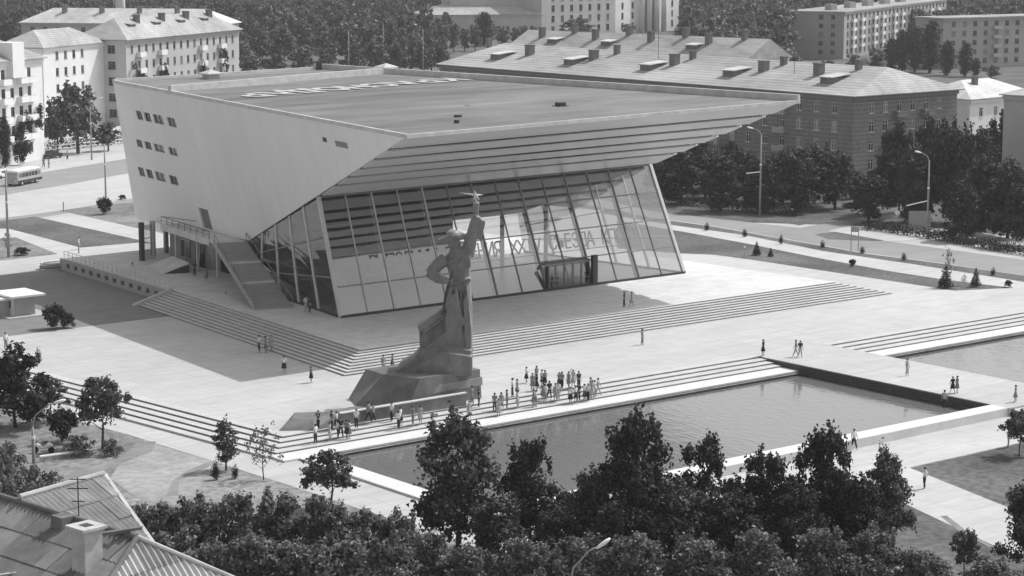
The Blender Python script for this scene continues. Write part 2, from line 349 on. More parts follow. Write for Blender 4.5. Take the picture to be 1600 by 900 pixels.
# bridge walk between the pools
mb = MB().prism([(38.3, -49.7), (48.5, -49.7), (48.5, -17.9), (38.3, -17.9)], -1.3, -.002); structure("bridge_walk", mb, M_PLAZA)
slab("basin_wall", 38.22, -47.6, -1.28, 38.297, -17.95, -.10, mat("wet_concrete", .06, .6, .2, .8))  # very dark concrete facing along the bridge side
for k in (0, 1, 2, 3):
    zk = -.15*k+(.004 if k == 0 else 0); yk = -17.9-1.06*(k-1)-.02
    structure("step", MB().box(48.503, -17.9-1.06*k, zk-.055, 170, yk, zk).box(48.503, -17.75-1.06*k, zk-.3, 170, yk, zk-.0551), M_STEP)
slab("pool_coping", 48.503, -23.4, -1.2, 170, -21.09, -.6, M_CURB)
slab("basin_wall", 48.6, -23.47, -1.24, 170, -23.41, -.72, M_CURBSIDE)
for k in (1, 2, 3):    # steps at the near end of the bridge
    structure("step", MB().box(39.5-.7*k, -49.7-.75*k, -.2*k-.06, 110, -49.7-.75*(k-1)-.003, -.2*k).box(39.7-.7*k, -49.55-.75*k, -.2*k-.25, 110, -49.7-.75*(k-1)-.003, -.2*k-.0601), M_STEP)

# terrace in front of the cinema with nine risers, front and left flights
TZ = 1.4
def TE(y, d): return (4.36+.0982*(y-4.72)+d, y)
def TR(y, d): return (73.9-.0982*(y-4.72)+d, y)
for k in range(1, 9):
    d = k*.56; z = TZ-k*TZ/9; y0 = 4.72-d; yp = 4.72-(k-1)*.56
    pf = [TE(yp, -d+.56), TE(49, -d+.56), TE(49, -d), TE(y0, -d)] ; 
    def ring_(d): return [TE(4.72-d, -d), TR(4.72-d, d), TR(49, d), TR(49, (k-1)*.56-.02), TR(yp+.02, (k-1)*.56-.02), TE(yp+.02, -(k-1)*.56+.02), TE(49, -(k-1)*.56+.02), TE(49, -d)]
    structure("step", MB().prism(ring_(d), z-.06, z).prism(ring_(d-.15), z-.3, z-.061), M_STEP)
terr = MB().prism([TE(4.87, .15), TR(4.87, -.15), TR(49.5, -.15), (66, 82), (10.6, 80.0), (8.2, 49.2), TE(49.4, .15)], -.02, TZ); structure("terrace", terr, M_TERR)
structure("terrace_edge", MB().prism([TE(4.72, 0), TR(4.72, 0), TR(5.25, 0), TE(5.25, 0)], TZ-.06, TZ+.006), M_CURB)
structure("terrace_edge", MB().prism([TE(5.252, 0), TE(5.252, .5), TE(49.4, .5), TE(49.4, 0)], TZ-.06, TZ+.006), M_TERR)
structure("stair_cheek_wall", MB().add([TE(49.0, -5.2)+(0,), TE(49.0, 0)+(0,), TE(49.0, 0)+(TZ+.25,), TE(49.0, -5.2)+(.2,), TE(49.5, -5.2)+(0,), TE(49.5, 0)+(0,), TE(49.5, 0)+(TZ+.25,), TE(49.5, -5.2)+(.2,)],
          [(0, 1, 2, 3), (7, 6, 5, 4), (3, 2, 6, 7), (0, 3, 7, 4), (1, 0, 4, 5), (2, 1, 5, 6)]), M_STEP)

# ------------------------------------------------------------------ the cinema
P1 = Vector((8.67, 2.25, 22.8)); P2 = Vector((65.2, 3.1, 23.5)); P0 = Vector((17.29, 77.64, 23.9)); P3 = Vector((51.88, 82.8, 23.9))
Q1 = Vector((18.22, 47.27, 6.6)); Q2 = Vector((59.2, 47.27, 6.6)); B0 = Vector((22.71, 82.39, 5.29)); B3 = Vector((50.5, 84.0, 5.29))
G1 = Vector((14.2, 26.45, 14.05)); G2 = Vector((63.3, 26.45, 14.38)); F1 = Vector((13.28, 21.05, TZ)); F2 = Vector((64.1, 20.95, TZ))
cin = thing("cinema_building", "large cinema with a flat roof, jutting slanted canopy and leaning glass front", "cinema", (38.7, 45, TZ))

def plane_wall(O, ex, ey, outer, holes, thick):
    """wall with openings: outer and holes in plane coordinates, thickness goes along ex x ey backwards"""
    n = ex.cross(ey).normalized()
    mb0 = poly_mesh([(a, b_) for a, b_ in outer], [[(x0, y0), (x1, y0), (x1, y1), (x0, y1)] for x0, y0, x1, y1 in holes], z=0)
    mb = MB(); f = lambda a, b_, d=0: O+ex*a+ey*b_-n*d
    mb.add([f(v[0], v[1]) for v in mb0.v], mb0.f)
    for x0, y0, x1, y1 in holes:
        c = [(x0, y0), (x1, y0), (x1, y1), (x0, y1)]
        for i in range(4):
            a, b_ = c[i], c[(i+1) % 4]; mb.quad(f(*b_), f(*a), f(*a, thick), f(*b_, thick))
        # the wall runs on behind
    k = len(outer)
    for i in range(k):
        a, b_ = outer[i], outer[(i+1) % k]; mb.quad(f(*b_), f(*a), f(*a, thick), f(*b_, thick))
    return mb, f
# left wall plane: ey runs along the roof edge from front to back, seen from outside x to the left
ey_ = (P0-P1).normalized(); nrm = (P0-P1).cross(Q1-P1).normalized()
if nrm.x > 0: nrm = -nrm
eu = nrm.cross(-ey_); eu = eu if eu.z > 0 else -eu     # in-plane 'up'
exw = -ey_                                              # along the wall, left-to-right as seen
if exw.cross(eu).dot(nrm) < 0: exw = -exw
wc = lambda p: ((Vector(p)-P1).dot(exw), (Vector(p)-P1).dot(eu))
outer = [wc(P1), wc(P0), wc(B0), wc(Q1)]
rows = [((17.58, 72.35, 20.38), (16.51, 60.84, 19.29)), ((18.89, 74.81, 16.49), (17.72, 62.78, 15.54)), ((20.09, 76.65, 12.73), (19.01, 65.02, 11.6))]
holes = []
for a, b_ in rows:
    (xa, ya), (xb, yb) = wc(a), wc(b_); lo, hi = min(xa, xb), max(xa, xb); Lx = hi-lo
    for f0, f1 in ((-.02, .14), (.20, .37), (.445, .70), (.82, 1.03)):
        holes.append((lo+Lx*f0, min(ya, yb)-.12, lo+Lx*f1, max(ya, yb)+.12))
nwin = len(holes)
(xa, ya), (xb, yb) = wc((19.06, 60.29, 9.25)), wc((19.44, 57.41, 6.55)); door = (min(xa, xb), min(ya, yb), max(xa, xb), max(ya, yb)); holes.append(door)
if outer and (outer[1][0]-outer[0][0]) > 0: outer = outer
mbw, wf = plane_wall(P1, exw, eu, outer, holes, .45)
wall_l = part("side_wall", mbw, M_WALLW, cin)
for i, (x0, y0, x1, y1) in enumerate(holes[:nwin]):
    mb = MB(); d = .22
    mb.quad(wf(x0, y0, d), wf(x1, y0, d), wf(x1, y1, d), wf(x0, y1, d), 1)
    def bar(a, b_, c, e): mb.add([wf(a, b_, d-.06), wf(c, b_, d-.06), wf(c, e, d-.06), wf(a, e, d-.06)]+[wf(a, b_, d), wf(c, b_, d), wf(c, e, d), wf(a, e, d)], [(0, 1, 2, 3), (0, 4, 5, 1), (1, 5, 6, 2), (2, 6, 7, 3), (3, 7, 4, 0)], 0)
    bar(x0, y0, x0+.07, y1); bar(x1-.07, y0, x1, y1); bar(x0, y0, x1, y0+.07); bar(x0, y1-.07, x1, y1); bar((x0+x1)/2-.04, y0, (x0+x1)/2+.04, y1)
    part("window", mb, [M_FRAMED, M_WIN], cin)
x0, y0, x1, y1 = door; mb = MB(); mb.quad(wf(x0, y0, .3), wf(x1, y0, .3), wf(x1, y1, .3), wf(x0, y1, .3))
for i in range(5):
    a = x0+(x1-x0)*i/4
    mb.add([wf(a-.05, y0, .24), wf(a+.05, y0, .24), wf(a+.05, y1, .24), wf(a-.05, y1, .24)], [(0, 1, 2, 3)])
part("door", mb, M_STEEL, cin)
# vent slot and louvre high on the wall
for nm, a, b_, mm in (("vent", (11.3, 21.22, 21.32), (11.36, 20.36, 20.7), M_DARK), ("louvre", (11.03, 18.43, 21.07), (10.89, 15.75, 20.4), M_STEEL)):
    (xa, ya), (xb, yb) = wc(a), wc(b_); xa, xb = sorted((xa, xb)); ya, yb = sorted((ya, yb)); mb = MB(); n_ = 1 if nm == "vent" else 4
    for i in range(n_):
        za = ya+(yb-ya)*i/n_; zb = ya+(yb-ya)*(i+.75)/n_
        mb.add([wf(xa, za, -.05), wf(xb, za, -.05), wf(xb, zb, -.02), wf(xa, zb, -.02), wf(xa, za, .02), wf(xb, za, .02), wf(xb, zb, .02), wf(xa, zb, .02)], [(0, 1, 2, 3), (4, 7, 6, 5), (0, 4, 5, 1), (1, 5, 6, 2), (2, 6, 7, 3), (3, 7, 4, 0)])
    part(nm, mb, mm, cin)
# right wall, rear wall, underside, inner ceiling
part("side_wall", MB().add([P2, P3, B3, Q2, P2+Vector((-.4, 0, -.2)), P3+Vector((-.4, 0, -.2)), B3+Vector((-.4, 0, 0)), Q2+Vector((-.4, 0, 0))],
     [(0, 3, 2, 1), (4, 5, 6, 7), (0, 4, 7, 3), (3, 7, 6, 2)]), M_WALLW, cin)
part("rear_wall", MB().quad(P0, P3, B3, B0), M_WALLW, cin)
part("underside", MB().quad(Q1, Q2, B3, B0), M_GREYW, cin)
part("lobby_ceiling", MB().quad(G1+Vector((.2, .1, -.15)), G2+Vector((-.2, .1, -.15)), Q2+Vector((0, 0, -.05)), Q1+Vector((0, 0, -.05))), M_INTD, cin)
# roof deck with a low parapet on each side
zr = .0
NG = 20; rv_ = [P1.lerp(P2, i/NG).lerp(P0.lerp(P3, i/NG), j/NG) for j in range(NG+1) for i in range(NG+1)]
part("roof_deck", MB().add(rv_, [(j*(NG+1)+i, j*(NG+1)+i+1, (j+1)*(NG+1)+i+1, (j+1)*(NG+1)+i) for j in range(NG) for i in range(NG)]), M_ROOF, cin)
def parapet(a, b_, h, wd, m, name="parapet", inward=None):
    a = Vector(a); b_ = Vector(b_); d = (b_-a).normalized(); n = Vector((-d.y, d.x, 0))*wd
    if inward is not None and n.dot(inward) < 0: n = -n
    dn = Vector((0, 0, -.25)); hu = Vector((0, 0, h))
    vs = [a+dn, b_+dn, b_+n+dn, a+n+dn, a+hu, b_+hu, b_+n+hu, a+n+hu]
    return part(name, MB().add(vs, [(0, 3, 2, 1), (4, 5, 6, 7), (0, 1, 5, 4), (1, 2, 6, 5), (2, 3, 7, 6), (3, 0, 4, 7)]), m, cin)
cen = Vector((38, 40, 23))
out = Vector((-.06, 0, 0))
parapet(P1+out, P0+out, .16, .32, M_TRIM, inward=Vector((1, 0, 0)))
parapet(P1+Vector((-.05, -.06, 0)), P2+Vector((.05, -.06, 0)), .14, .30, M_TRIM, inward=Vector((0, 1, 0)))
parapet(P2+Vector((.05, 0, 0)), P3+Vector((.05, 0, 0)), .75, .45, M_TRIM, inward=Vector((-1, 0, 0)))
parapet(P0+Vector((0, .05, 0)), P3+Vector((0, .05, 0)), .3, .4, M_TRIM, inward=Vector((0, -1, 0)))
parapet((15.3, 59.6, 23.6), (53.2, 68.6, 23.85), .8, .5, M_TRIM, name="roof_upstand", inward=Vector((0, 1, 0)))
def roof_item(name, label, x, y, z, mb_fn, m):
    mb = MB(); mb_fn(mb, x, y, z); part(name, mb, m, cin)
def mush(mb, x, y, z): mb.box(x-.8, y-.8, z-.2, x+.8, y+.8, z+.5); mb.box(x-1.2, y-1.2, z+.5, x+1.2, y+1.2, z+.65); mb.add([(x-1.2, y-1.2, z+.65), (x+1.2, y-1.2, z+.65), (x+1.2, y+1.2, z+.65), (x-1.2, y+1.2, z+.65), (x, y, z+1.15)], [(0, 1, 4), (1, 2, 4), (2, 3, 4), (3, 0, 4)])
roof_item("roof_vent", "", 30.2, 75, 23.9, mush, M_STEELL); roof_item("roof_vent", "", 55.0, 70.5, 24.0, mush, M_STEELL)
def hatch(mb, x, y, z): mb.box(x-.45, y-.45, z-.3, x+.45, y+.45, z+.55); mb.box(x-.7, y-.6, z-.3, x+.7, y+.7, z+.2)
roof_item("roof_hatch", "", 40.5, 16.5, 23.2, hatch, M_DARK)
def post(mb, x, y, z): mb.box(x-.3, y-.3, z-.3, x+.3, y+.3, z+1.2)
roof_item("roof_post", "", 50.8, 80.5, 23.9, post, M_DARK)
for x, y, s_ in ((24, 14, .3), (33, 24, .25), (47, 20, .2), (52, 12, .25), (20, 9, .2)):
    roof_item("roof_outlet", "", x, y, 23.1, lambda mb, x, y, z: mb.box(x-s_, y-s_, z-.3, x+s_, y+s_, z+.25), M_DARK)
# painted roof letters, lying upside down to the square
def text_mesh(txt, size, depth=.02, offset=0.0):
    c = bpy.data.curves.new("letters", 'FONT'); c.body = txt; c.size = size; c.extrude = depth; c.align_x = 'CENTER'; c.align_y = 'CENTER'; c.resolution_u = 2; c.offset = offset
    o = bpy.data.objects.new("letters", c); col.objects.link(o)
    dg = bpy.context.evaluated_depsgraph_get(); me = bpy.data.meshes.new_from_object(o.evaluated_get(dg)); bpy.data.objects.remove(o); bpy.data.curves.remove(c)
    return me
def roof_z(x, y):
    # bilinear on the slightly twisted deck (two triangles are close enough to it)
    tt = min(max((y-2.5)/76, 0), 1); s_ = min(max((x-(8.67+8.6*tt))/((65.2-13.3*tt)-(8.67+8.6*tt)), 0), 1)
    return (22.8*(1-s_)+23.5*s_)*(1-tt)+23.9*tt
M_RL = mat("roof_letter_whitewash", .46, .9, .4, .9)
word = "КРАСНОДАР"
for i, ch in enumerate(word[::-1]):
    t_ = i/(len(word)-1); x = 20.5+33*t_; y = 50+4.8*t_
    me = text_mesh(ch, 6.2, .01, .26); me.materials.append(M_RL)
    o = link("roof_letter", me, cin, Vector((x, y, roof_z(x, y)+.07))-Vector(cin.location), (R(-.4), 0, R(180+8)))
# canopy soffit: six overlapping boards with dark joints, and the fascia
T_ = [0, .215, .37, .525, .665, .81, 1.0]
sof = part("canopy_soffit", MB().quad(P1+Vector((.3, .3, -.06)), G1+Vector((.2, .1, .05)), G2+Vector((-.2, .1, .05)), P2+Vector((-.3, .3, -.06))), mat("soffit_void", .025, .9, .1, 1), cin)
for i in range(6):
    a, b_ = T_[i], T_[i+1]; e = .045
    pa, pb = P1.lerp(G1, a), P1.lerp(G1, b_-e); qa, qb = P2.lerp(G2, a), P2.lerp(G2, b_-e)
    n = (pb-pa).cross(qa-pa).normalized(); n = -n if n.z > 0 else n
    off0, off1 = n*.12, n*.15
    vs = [pa+off0, pb+off1, qb+off1, qa+off0, pa-n*.05, pb-n*.05, qb-n*.05, qa-n*.05]
    part("soffit_board", MB().add(vs, [(0, 1, 2, 3), (7, 6, 5, 4), (0, 4, 5, 1), (1, 5, 6, 2), (2, 6, 7, 3), (3, 7, 4, 0)]), M_SOFF, sof)
# glass front: 14 bays x 4 rows
gf = part("glass_front", MB().beam(F1+Vector((-.1, 0, .12)), F2+Vector((.1, 0, .12)), .35, .28), M_DARK, cin)
NB, NR = 14, 4
gn = (F2-F1).cross(G1-F1).normalized(); gn = gn if gn.y < 0 else -gn
def gp(s_, t_): return (F1.lerp(F2, s_)).lerp(G1.lerp(G2, s_), t_)
DOOR = {8: 1, 9: 1}
for i in range(NB):
    for j in range(NR):
        t0 = .012+.988*j/NR; t1 = .012+.988*(j+1)/NR
        if i in DOOR and j == 0: continue
        a, b_, c, d = gp(i/NB, t0), gp((i+1)/NB, t0), gp((i+1)/NB, t1), gp(i/NB, t1)
        part("pane", MB().quad(a, b_, c, d), GLASS, gf)
for i in range(NB+1):
    thick = i in (0, NB); heavy = (i % 2 == 0)
    a, b_ = gp(i/NB, 0), gp(i/NB, 1)
    part("mullion", MB().beam(a+gn*.04, b_+gn*.04, .42 if thick else (.16 if heavy else .10), .3 if thick else .16, upv=gn), M_STEELL if (thick or i < 5) else M_STEEL, gf)
    if heavy and 0 < i < NB:
        part("glass_fin", MB().beam(a-gn*.32, b_-gn*.32, .36, .5, upv=gn), M_STEEL, gf)
for j in range(1, NR):
    part("transom", MB().beam(gp(0, j/NR)+gn*.03, gp(1, j/NR)+gn*.03, .12, .12, upv=gn), M_STEEL, gf)
part("head_rail", MB().beam(gp(0, 1)+gn*.04, gp(1, 1)+gn*.04, .22, .2, upv=gn), M_STEEL, gf)
# entrance porch in the front
por = part("entrance_porch", MB().box(gp(8/NB, 0).x, 21.25, TZ+2.98, gp(10/NB, 0).x, 22.6, TZ+3.08), M_STEEL, cin)
for i in (8, 10):
    x = gp(i/NB, 0).x; hw_ = .1 if i == 8 else .36
    part("porch_post", MB().box(x-hw_, 20.75, TZ, x+hw_, 21.2, TZ+(2.9 if i == 8 else 3.6)), M_DARK, por)
for i in range(5):
    x0 = gp(8/NB, 0).x+.4+i*1.32
    mb = MB().box(x0, 21.4, TZ+.02, x0+.08, 21.5, TZ+2.9, 0).box(x0+1.14, 21.4, TZ+.02, x0+1.22, 21.5, TZ+2.9, 0).box(x0+.08, 21.4, TZ+2.75, x0+1.14, 21.5, TZ+2.9, 0).box(x0+.08, 21.4, TZ+1.0, x0+1.14, 21.5, TZ+1.1, 0).quad((x0+.08, 21.45, TZ+.05), (x0+1.14, 21.45, TZ+.05), (x0+1.14, 21.45, TZ+2.75), (x0+.08, 21.45, TZ+2.75), 1)
    part("door", mb, [M_STEEL, GLASS_S], por)
# side glazing, left (seen) and right (seen through the lobby)
def side_glass(F, G, Q, back, m):
    g0 = part("side_glass", MB().beam(F+Vector((0, 0, .1)), back+Vector((0, 0, .1)), .25, .22), M_DARK, cin)
    n = 5
    for i in range(n):
        s0, s1 = i/n, (i+1)/n
        lo0, lo1 = F.lerp(back, s0), F.lerp(back, s1); hi0, hi1 = G.lerp(Q, s0), G.lerp(Q, s1)
        for j in range(3):
            part("pane", MB().quad(lo0.lerp(hi0, j/3+.01), lo1.lerp(hi1, j/3+.01), lo1.lerp(hi1, (j+1)/3), lo0.lerp(hi0, (j+1)/3)), m, g0)
        if i: part("mullion", MB().beam(lo0, hi0, .3, .22, upv=(1, 0, 0)), M_STEELL, g0)
    for j in (1, 2):
        part("transom", MB().beam(F.lerp(G, j/3), back.lerp(Q, j/3), .14, .14), M_STEEL, g0)
side_glass(F1+Vector((.02, .12, 0)), G1+Vector((.02, .1, -.1)), Q1+Vector((.1, 0, -.05)), Vector((17.2, 47.2, TZ)), GLASS_S)
side_glass(F2+Vector((-.02, .12, 0)), G2+Vector((-.02, .1, -.1)), Q2+Vector((-.1, 0, -.05)), Vector((60.2, 47.2, TZ)), GLASS_S)
# lobby inside
lob = part("lobby_floor", MB().prism([(13.6, 21.3), (63.8, 21.3), (60.3, 47), (17.1, 47)], TZ+.002, TZ+.03), M_INTF, cin)
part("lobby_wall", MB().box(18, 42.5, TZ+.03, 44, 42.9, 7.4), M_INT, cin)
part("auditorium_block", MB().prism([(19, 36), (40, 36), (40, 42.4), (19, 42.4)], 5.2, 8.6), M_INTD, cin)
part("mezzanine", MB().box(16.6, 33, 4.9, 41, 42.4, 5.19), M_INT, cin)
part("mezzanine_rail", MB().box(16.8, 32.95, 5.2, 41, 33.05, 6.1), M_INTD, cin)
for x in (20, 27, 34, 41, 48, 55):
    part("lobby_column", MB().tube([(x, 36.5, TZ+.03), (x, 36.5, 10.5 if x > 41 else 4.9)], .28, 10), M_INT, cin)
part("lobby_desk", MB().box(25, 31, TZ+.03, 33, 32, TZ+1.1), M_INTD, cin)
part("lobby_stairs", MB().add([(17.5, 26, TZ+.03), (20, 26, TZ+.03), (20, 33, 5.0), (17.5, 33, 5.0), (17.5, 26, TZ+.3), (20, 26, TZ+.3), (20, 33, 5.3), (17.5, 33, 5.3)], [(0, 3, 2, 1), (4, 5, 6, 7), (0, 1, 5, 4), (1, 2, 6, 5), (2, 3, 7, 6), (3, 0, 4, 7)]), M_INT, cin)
# slogan in tall letters hung behind the glass
slog = part("slogan_rail", MB().beam((18.0, 23.2, 5.35), (59.5, 23.2, 5.45), .08, .1), M_STEEL, cin)
sl = "ВЫПОЛНИМ РЕШЕНИЯ XXIV СЪЕЗДА КПСС!"
for i, ch in enumerate(sl):
    if ch == ' ': continue
    me = text_mesh(ch, 2.5, .04); me.materials.append(M_LETTER)
    x = 19.4+38.6*i/(len(sl)-1)
    o = link("letter", me, slog, Vector((x, 23.35, 6.45))-worldloc(slog), (R(90-14), 0, 0)); o.scale = (.8, 1, 1)
# balcony, its fascia and rail, and the outer stairs on the left side
bal = part("balcony", MB().prism([(18.05, 67.7), (15.5, 51.8), (14.3, 48.9), (18.1, 47.6), (20.4, 67.0)], 6.25, 6.5), M_TERR, cin)
part("balcony_fascia", MB().add([(18.0, 67.75, 5.75), (15.42, 51.8, 5.75), (15.42, 51.8, 6.56), (18.0, 67.75, 6.56), (18.25, 67.7, 5.75), (15.67, 51.8, 5.75), (15.67, 51.8, 6.56), (18.25, 67.7, 6.56)],
     [(0, 1, 2, 3), (7, 6, 5, 4), (3, 2, 6, 7), (0, 4, 5, 1), (0, 3, 7, 4), (1, 5, 6, 2)][:]), M_TRIM, bal)
rl = MB()
for i in range(9):
    t_ = i/8; p = Vector((18.1, 67.7, 6.5)).lerp(Vector((15.55, 51.9, 6.5)), t_); rl.beam(p, p+Vector((0, 0, .95)), .05, .05)
rl.beam((18.1, 67.7, 7.45), (15.55, 51.9, 7.45), .07, .07); rl.beam((18.1, 67.7, 7.45), (19.2, 61.0, 7.45), .07, .07); rl.beam((18.1, 67.7, 7.0), (15.55, 51.9, 7.0), .04, .04)
part("railing", rl, M_DARK, bal)
st = part("outer_stairs", MB().add([(8.75, 31.2, TZ), (12.9, 29.9, TZ), (18.0, 47.6, 6.1), (14.35, 48.8, 6.1), (8.75, 31.2, TZ-.01), (12.9, 29.9, TZ-.01), (17.6, 45.8, 5.2), (13.9, 47.0, 5.2)],
     [(0, 1, 2, 3), (7, 6, 5, 4), (0, 4, 5, 1), (1, 5, 6, 2), (2, 6, 7, 3), (3, 7, 4, 0)]), M_GREYW, cin)
NS = 30
for i in range(NS):
    t0, t1 = i/NS, (i+1)/NS; z = TZ+(6.5-TZ)*(i+1)/NS
    a, b_ = Vector((8.75, 31.2, 0)).lerp(Vector((14.35, 48.8, 0)), t0), Vector((12.9, 29.9, 0)).lerp(Vector((18.0, 47.6, 0)), t0)
    c, d = Vector((8.75, 31.2, 0)).lerp(Vector((14.35, 48.8, 0)), t1), Vector((12.9, 29.9, 0)).lerp(Vector((18.0, 47.6, 0)), t1)
    part("step", MB().prism([a[:2], b_[:2], d[:2], c[:2]], z-.32, z), M_CURB if i in (11, 20) else M_GREYW, st)
for (s0, s1, e0, e1) in (((8.75, 31.2), (14.35, 48.8), 0, 1), ((12.9, 29.9), (18.0, 47.6), 0, 1)):
    rr = MB()
    a = Vector((*s0, TZ+.2)); b_ = Vector((*s1, 6.55))
    for i in range(9):
        p = a.lerp(b_, i/8); rr.beam(p, p+Vector((0, 0, .95)), .06, .06)
    rr.beam(a+Vector((0, 0, .95)), b_+Vector((0, 0, .95)), .08, .07)
    part("railing", rr, M_STEEL, st)
part("stair_stringer", MB().add([(8.6, 31.25, TZ), (8.8, 31.19, TZ), (14.4, 48.8, 6.2), (14.2, 48.85, 6.2), (8.6, 31.25, TZ+.6), (8.8, 31.19, TZ+.6), (14.4, 48.8, 6.8), (14.2, 48.85, 6.8)],
     [(0, 3, 2, 1), (4, 5, 6, 7), (0, 1, 5, 4), (1, 2, 6, 5), (2, 3, 7, 6), (3, 0, 4, 7)]), M_GREYW, st)
# ground storey under the overhang: columns, glazed corner, recessed wall with doors
part("column", MB().box(17.3, 71.5, TZ, 17.8, 72.1, 6.3), M_INTD, cin)
for x, y in ((19.7, 72.6), (19.2, 66.0), (18.4, 59.5), (17.6, 53.5)):
    part("column", MB().box(x-.14, y-.14, TZ, x+.14, y+.14, 6.2), M_STEELL, cin)
part("corner_glazing", MB().quad((17.8, 71.9, TZ), (19.6, 72.6, TZ), (19.6, 72.6, 5.9), (17.8, 71.9, 5.9)), GLASS_S, cin)
for hz in (2.6, 4.2): part("transom", MB().beam((17.8, 71.85, hz), (19.6, 72.55, hz), .1, .1), M_STEELL, cin)
for x, y in ((21.0, 75.0), (23.5, 76.0)): part("column", MB().box(x-.25, y-.25, TZ, x+.25, y+.25, 5.9), M_STEEL, cin)
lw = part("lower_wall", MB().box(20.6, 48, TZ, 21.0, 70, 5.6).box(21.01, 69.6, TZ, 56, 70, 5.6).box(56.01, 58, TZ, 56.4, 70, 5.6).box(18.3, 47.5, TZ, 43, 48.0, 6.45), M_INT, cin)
for i, y in enumerate((50.5, 53.5, 56.5, 59.5, 62.5, 66)):
    part("window" if i % 2 else "door", MB().box(20.5, y-1.1, TZ+(.9 if i % 2 else .02), 20.58, y+1.1, TZ+3.0, 1).box(20.46, y-.05, TZ+.9, 20.5, y+.05, TZ+3.0, 0).box(20.46, y-1.1, TZ+3.0, 20.6, y+1.1, TZ+3.1, 0), [M_STEELL, M_WIN], cin)
# terrace side: retaining wall openings, railing, basement ramp
ra = Vector((8.2, 49.2, 0)); rb = Vector((10.6, 80.0, 0)); dr = (rb-ra).normalized(); nr_ = Vector((-dr.y, dr.x, 0))
rw = thing("retaining_wall", "low grey wall with a row of square openings below the terrace", "wall", (9.4, 64.6, 0))
mb = MB(); Lr = (rb-ra).length
holes = [(2.0+2.35*i, .45, 3.0+2.35*i, 1.0) for i in range(12)]
w0, f0 = plane_wall(rb+nr_*.35, -dr, Vector((0, 0, 1)), [(0, 0), (Lr, 0), (Lr, TZ+.05), (0, TZ+.05)], [(Lr-b_[2], b_[1], Lr-b_[0], b_[3]) for b_ in holes], .3)
part("wall_face", w0, M_GREYW, rw)
for h in holes:
    a = Lr-h[2]; c = Lr-h[0]
    part("opening", MB().quad(f0(a, h[1], .28), f0(c, h[1], .28), f0(c, h[3], .28), f0(a, h[3], .28)), M_DARK, rw)
rl = MB()
for i in range(24):
    p = ra.lerp(rb, i/23)+Vector((.25, 0, TZ)); rl.beam(p, p+Vector((0, 0, .95)), .05, .05)
for hz in (.95, .55): rl.beam(ra+Vector((.25, 0, TZ+hz)), rb+Vector((.25, 0, TZ+hz)), .06, .05)
part("railing", rl, M_STEELL, rw)
rm = thing("basement_ramp_roof", "low dark sloped hatch roof on the terrace beside the columns", "hatch", (15.5, 63, TZ))
part("cover", MB().add([(15.8, 67.5, TZ+.02), (14.0, 60.5, TZ+.02), (17.2, 59.5, TZ+1.2), (18.6, 66.0, TZ+1.2), (18.6, 66.0, TZ+.02), (17.2, 59.5, TZ+.02)], [(0, 1, 2, 3), (1, 5, 2), (0, 3, 4), (2, 5, 4, 3)]), M_TERR, rm)
part("opening", MB().quad((14.2, 60.4, TZ+.03), (17.1, 59.4, TZ+.03), (17.1, 59.4, TZ+1.0), (16.2, 59.75, TZ+.75)), M_DARK, rm)

# ------------------------------------------------------------------ the monument
mon = thing("monument", "tall dark granite figure raising a star on a stepped granite base", "monument", (0, -14, 0))
part("plinth", MB().add([(-7.6, -11.6, 0), (-5.2, -16.4, 0), (3.55, -16.2, 0), (3.55, -8.6, 0), (-6.2, -8.6, 0), (-4.9, -12.4, 2.7), (-3.45, -16.05, 2.72), (3.5, -16.0, 2.72), (3.5, -8.8, 2.72), (-4.6, -9.2, 2.7)],
     [(0, 1, 6, 5), (1, 2, 7, 6), (2, 3, 8, 7), (3, 4, 9, 8), (4, 0, 5, 9), (5, 6, 7, 8, 9)]), M_GRAN, mon)
part("plinth_band", MB().add([(-2.2, -16.28, 1.2), (3.62, -16.28, 1.25), (3.62, -16.2, 2.0), (-1.4, -16.2, 1.9), (-2.2, -16.0, 1.2), (3.62, -16.0, 1.25), (3.62, -16.0, 2.0), (-1.4, -16.0, 1.9)],
     [(0, 1, 2, 3), (3, 2, 6, 7), (0, 4, 5, 1), (1, 5, 6, 2), (0, 3, 7, 4)]), mat("worn_granite_band", .24, .6, .15, .8), mon)
part("front_wall", MB().add([(-13.3, -17.6, 0), (.5, -17.85, 0), (.5, -16.3, 0), (-12.2, -15.6, 0), (-13.3, -17.5, 1.05), (.5, -17.75, 1.12), (.5, -16.3, 1.0), (-12.2, -15.6, .75)],
     [(0, 1, 5, 4), (1, 2, 6, 5), (2, 3, 7, 6), (3, 0, 4, 7), (4, 5, 6, 7)]), M_GRAN, mon)
part("wall_coping", MB().add([(-13.35, -17.68, 1.05), (.55, -17.9, 1.12), (.55, -17.55, 1.12), (-13.2, -17.3, 1.05), (-13.35, -17.68, 1.16), (.55, -17.9, 1.23), (.55, -17.55, 1.23), (-13.2, -17.3, 1.16)],
     [(0, 1, 5, 4), (1, 2, 6, 5), (2, 3, 7, 6), (3, 0, 4, 7), (4, 5, 6, 7)]), M_CURB, mon)  # pale strip: sunlight on the wall's top edge put into its colour
part("wing_wall", MB().add([(-18.6, -15.9, 0), (-16.2, -17.7, 0), (-13.32, -17.6, 0), (-13.3, -15.0, 0), (-15.4, -12.6, 0), (-16.7, -15.2, .75), (-15.6, -16.9, .8), (-13.32, -17.2, 1.0), (-13.3, -15.4, .9), (-15.2, -13.2, .7)],
     [(0, 1, 6, 5), (1, 2, 7, 6), (2, 3, 8, 7), (3, 4, 9, 8), (4, 0, 5, 9), (5, 6, 7, 8, 9)]), M_GRAN, mon)
SC = Vector((2.5, -13.9, 0)); KX, KZ = .0593, .0606
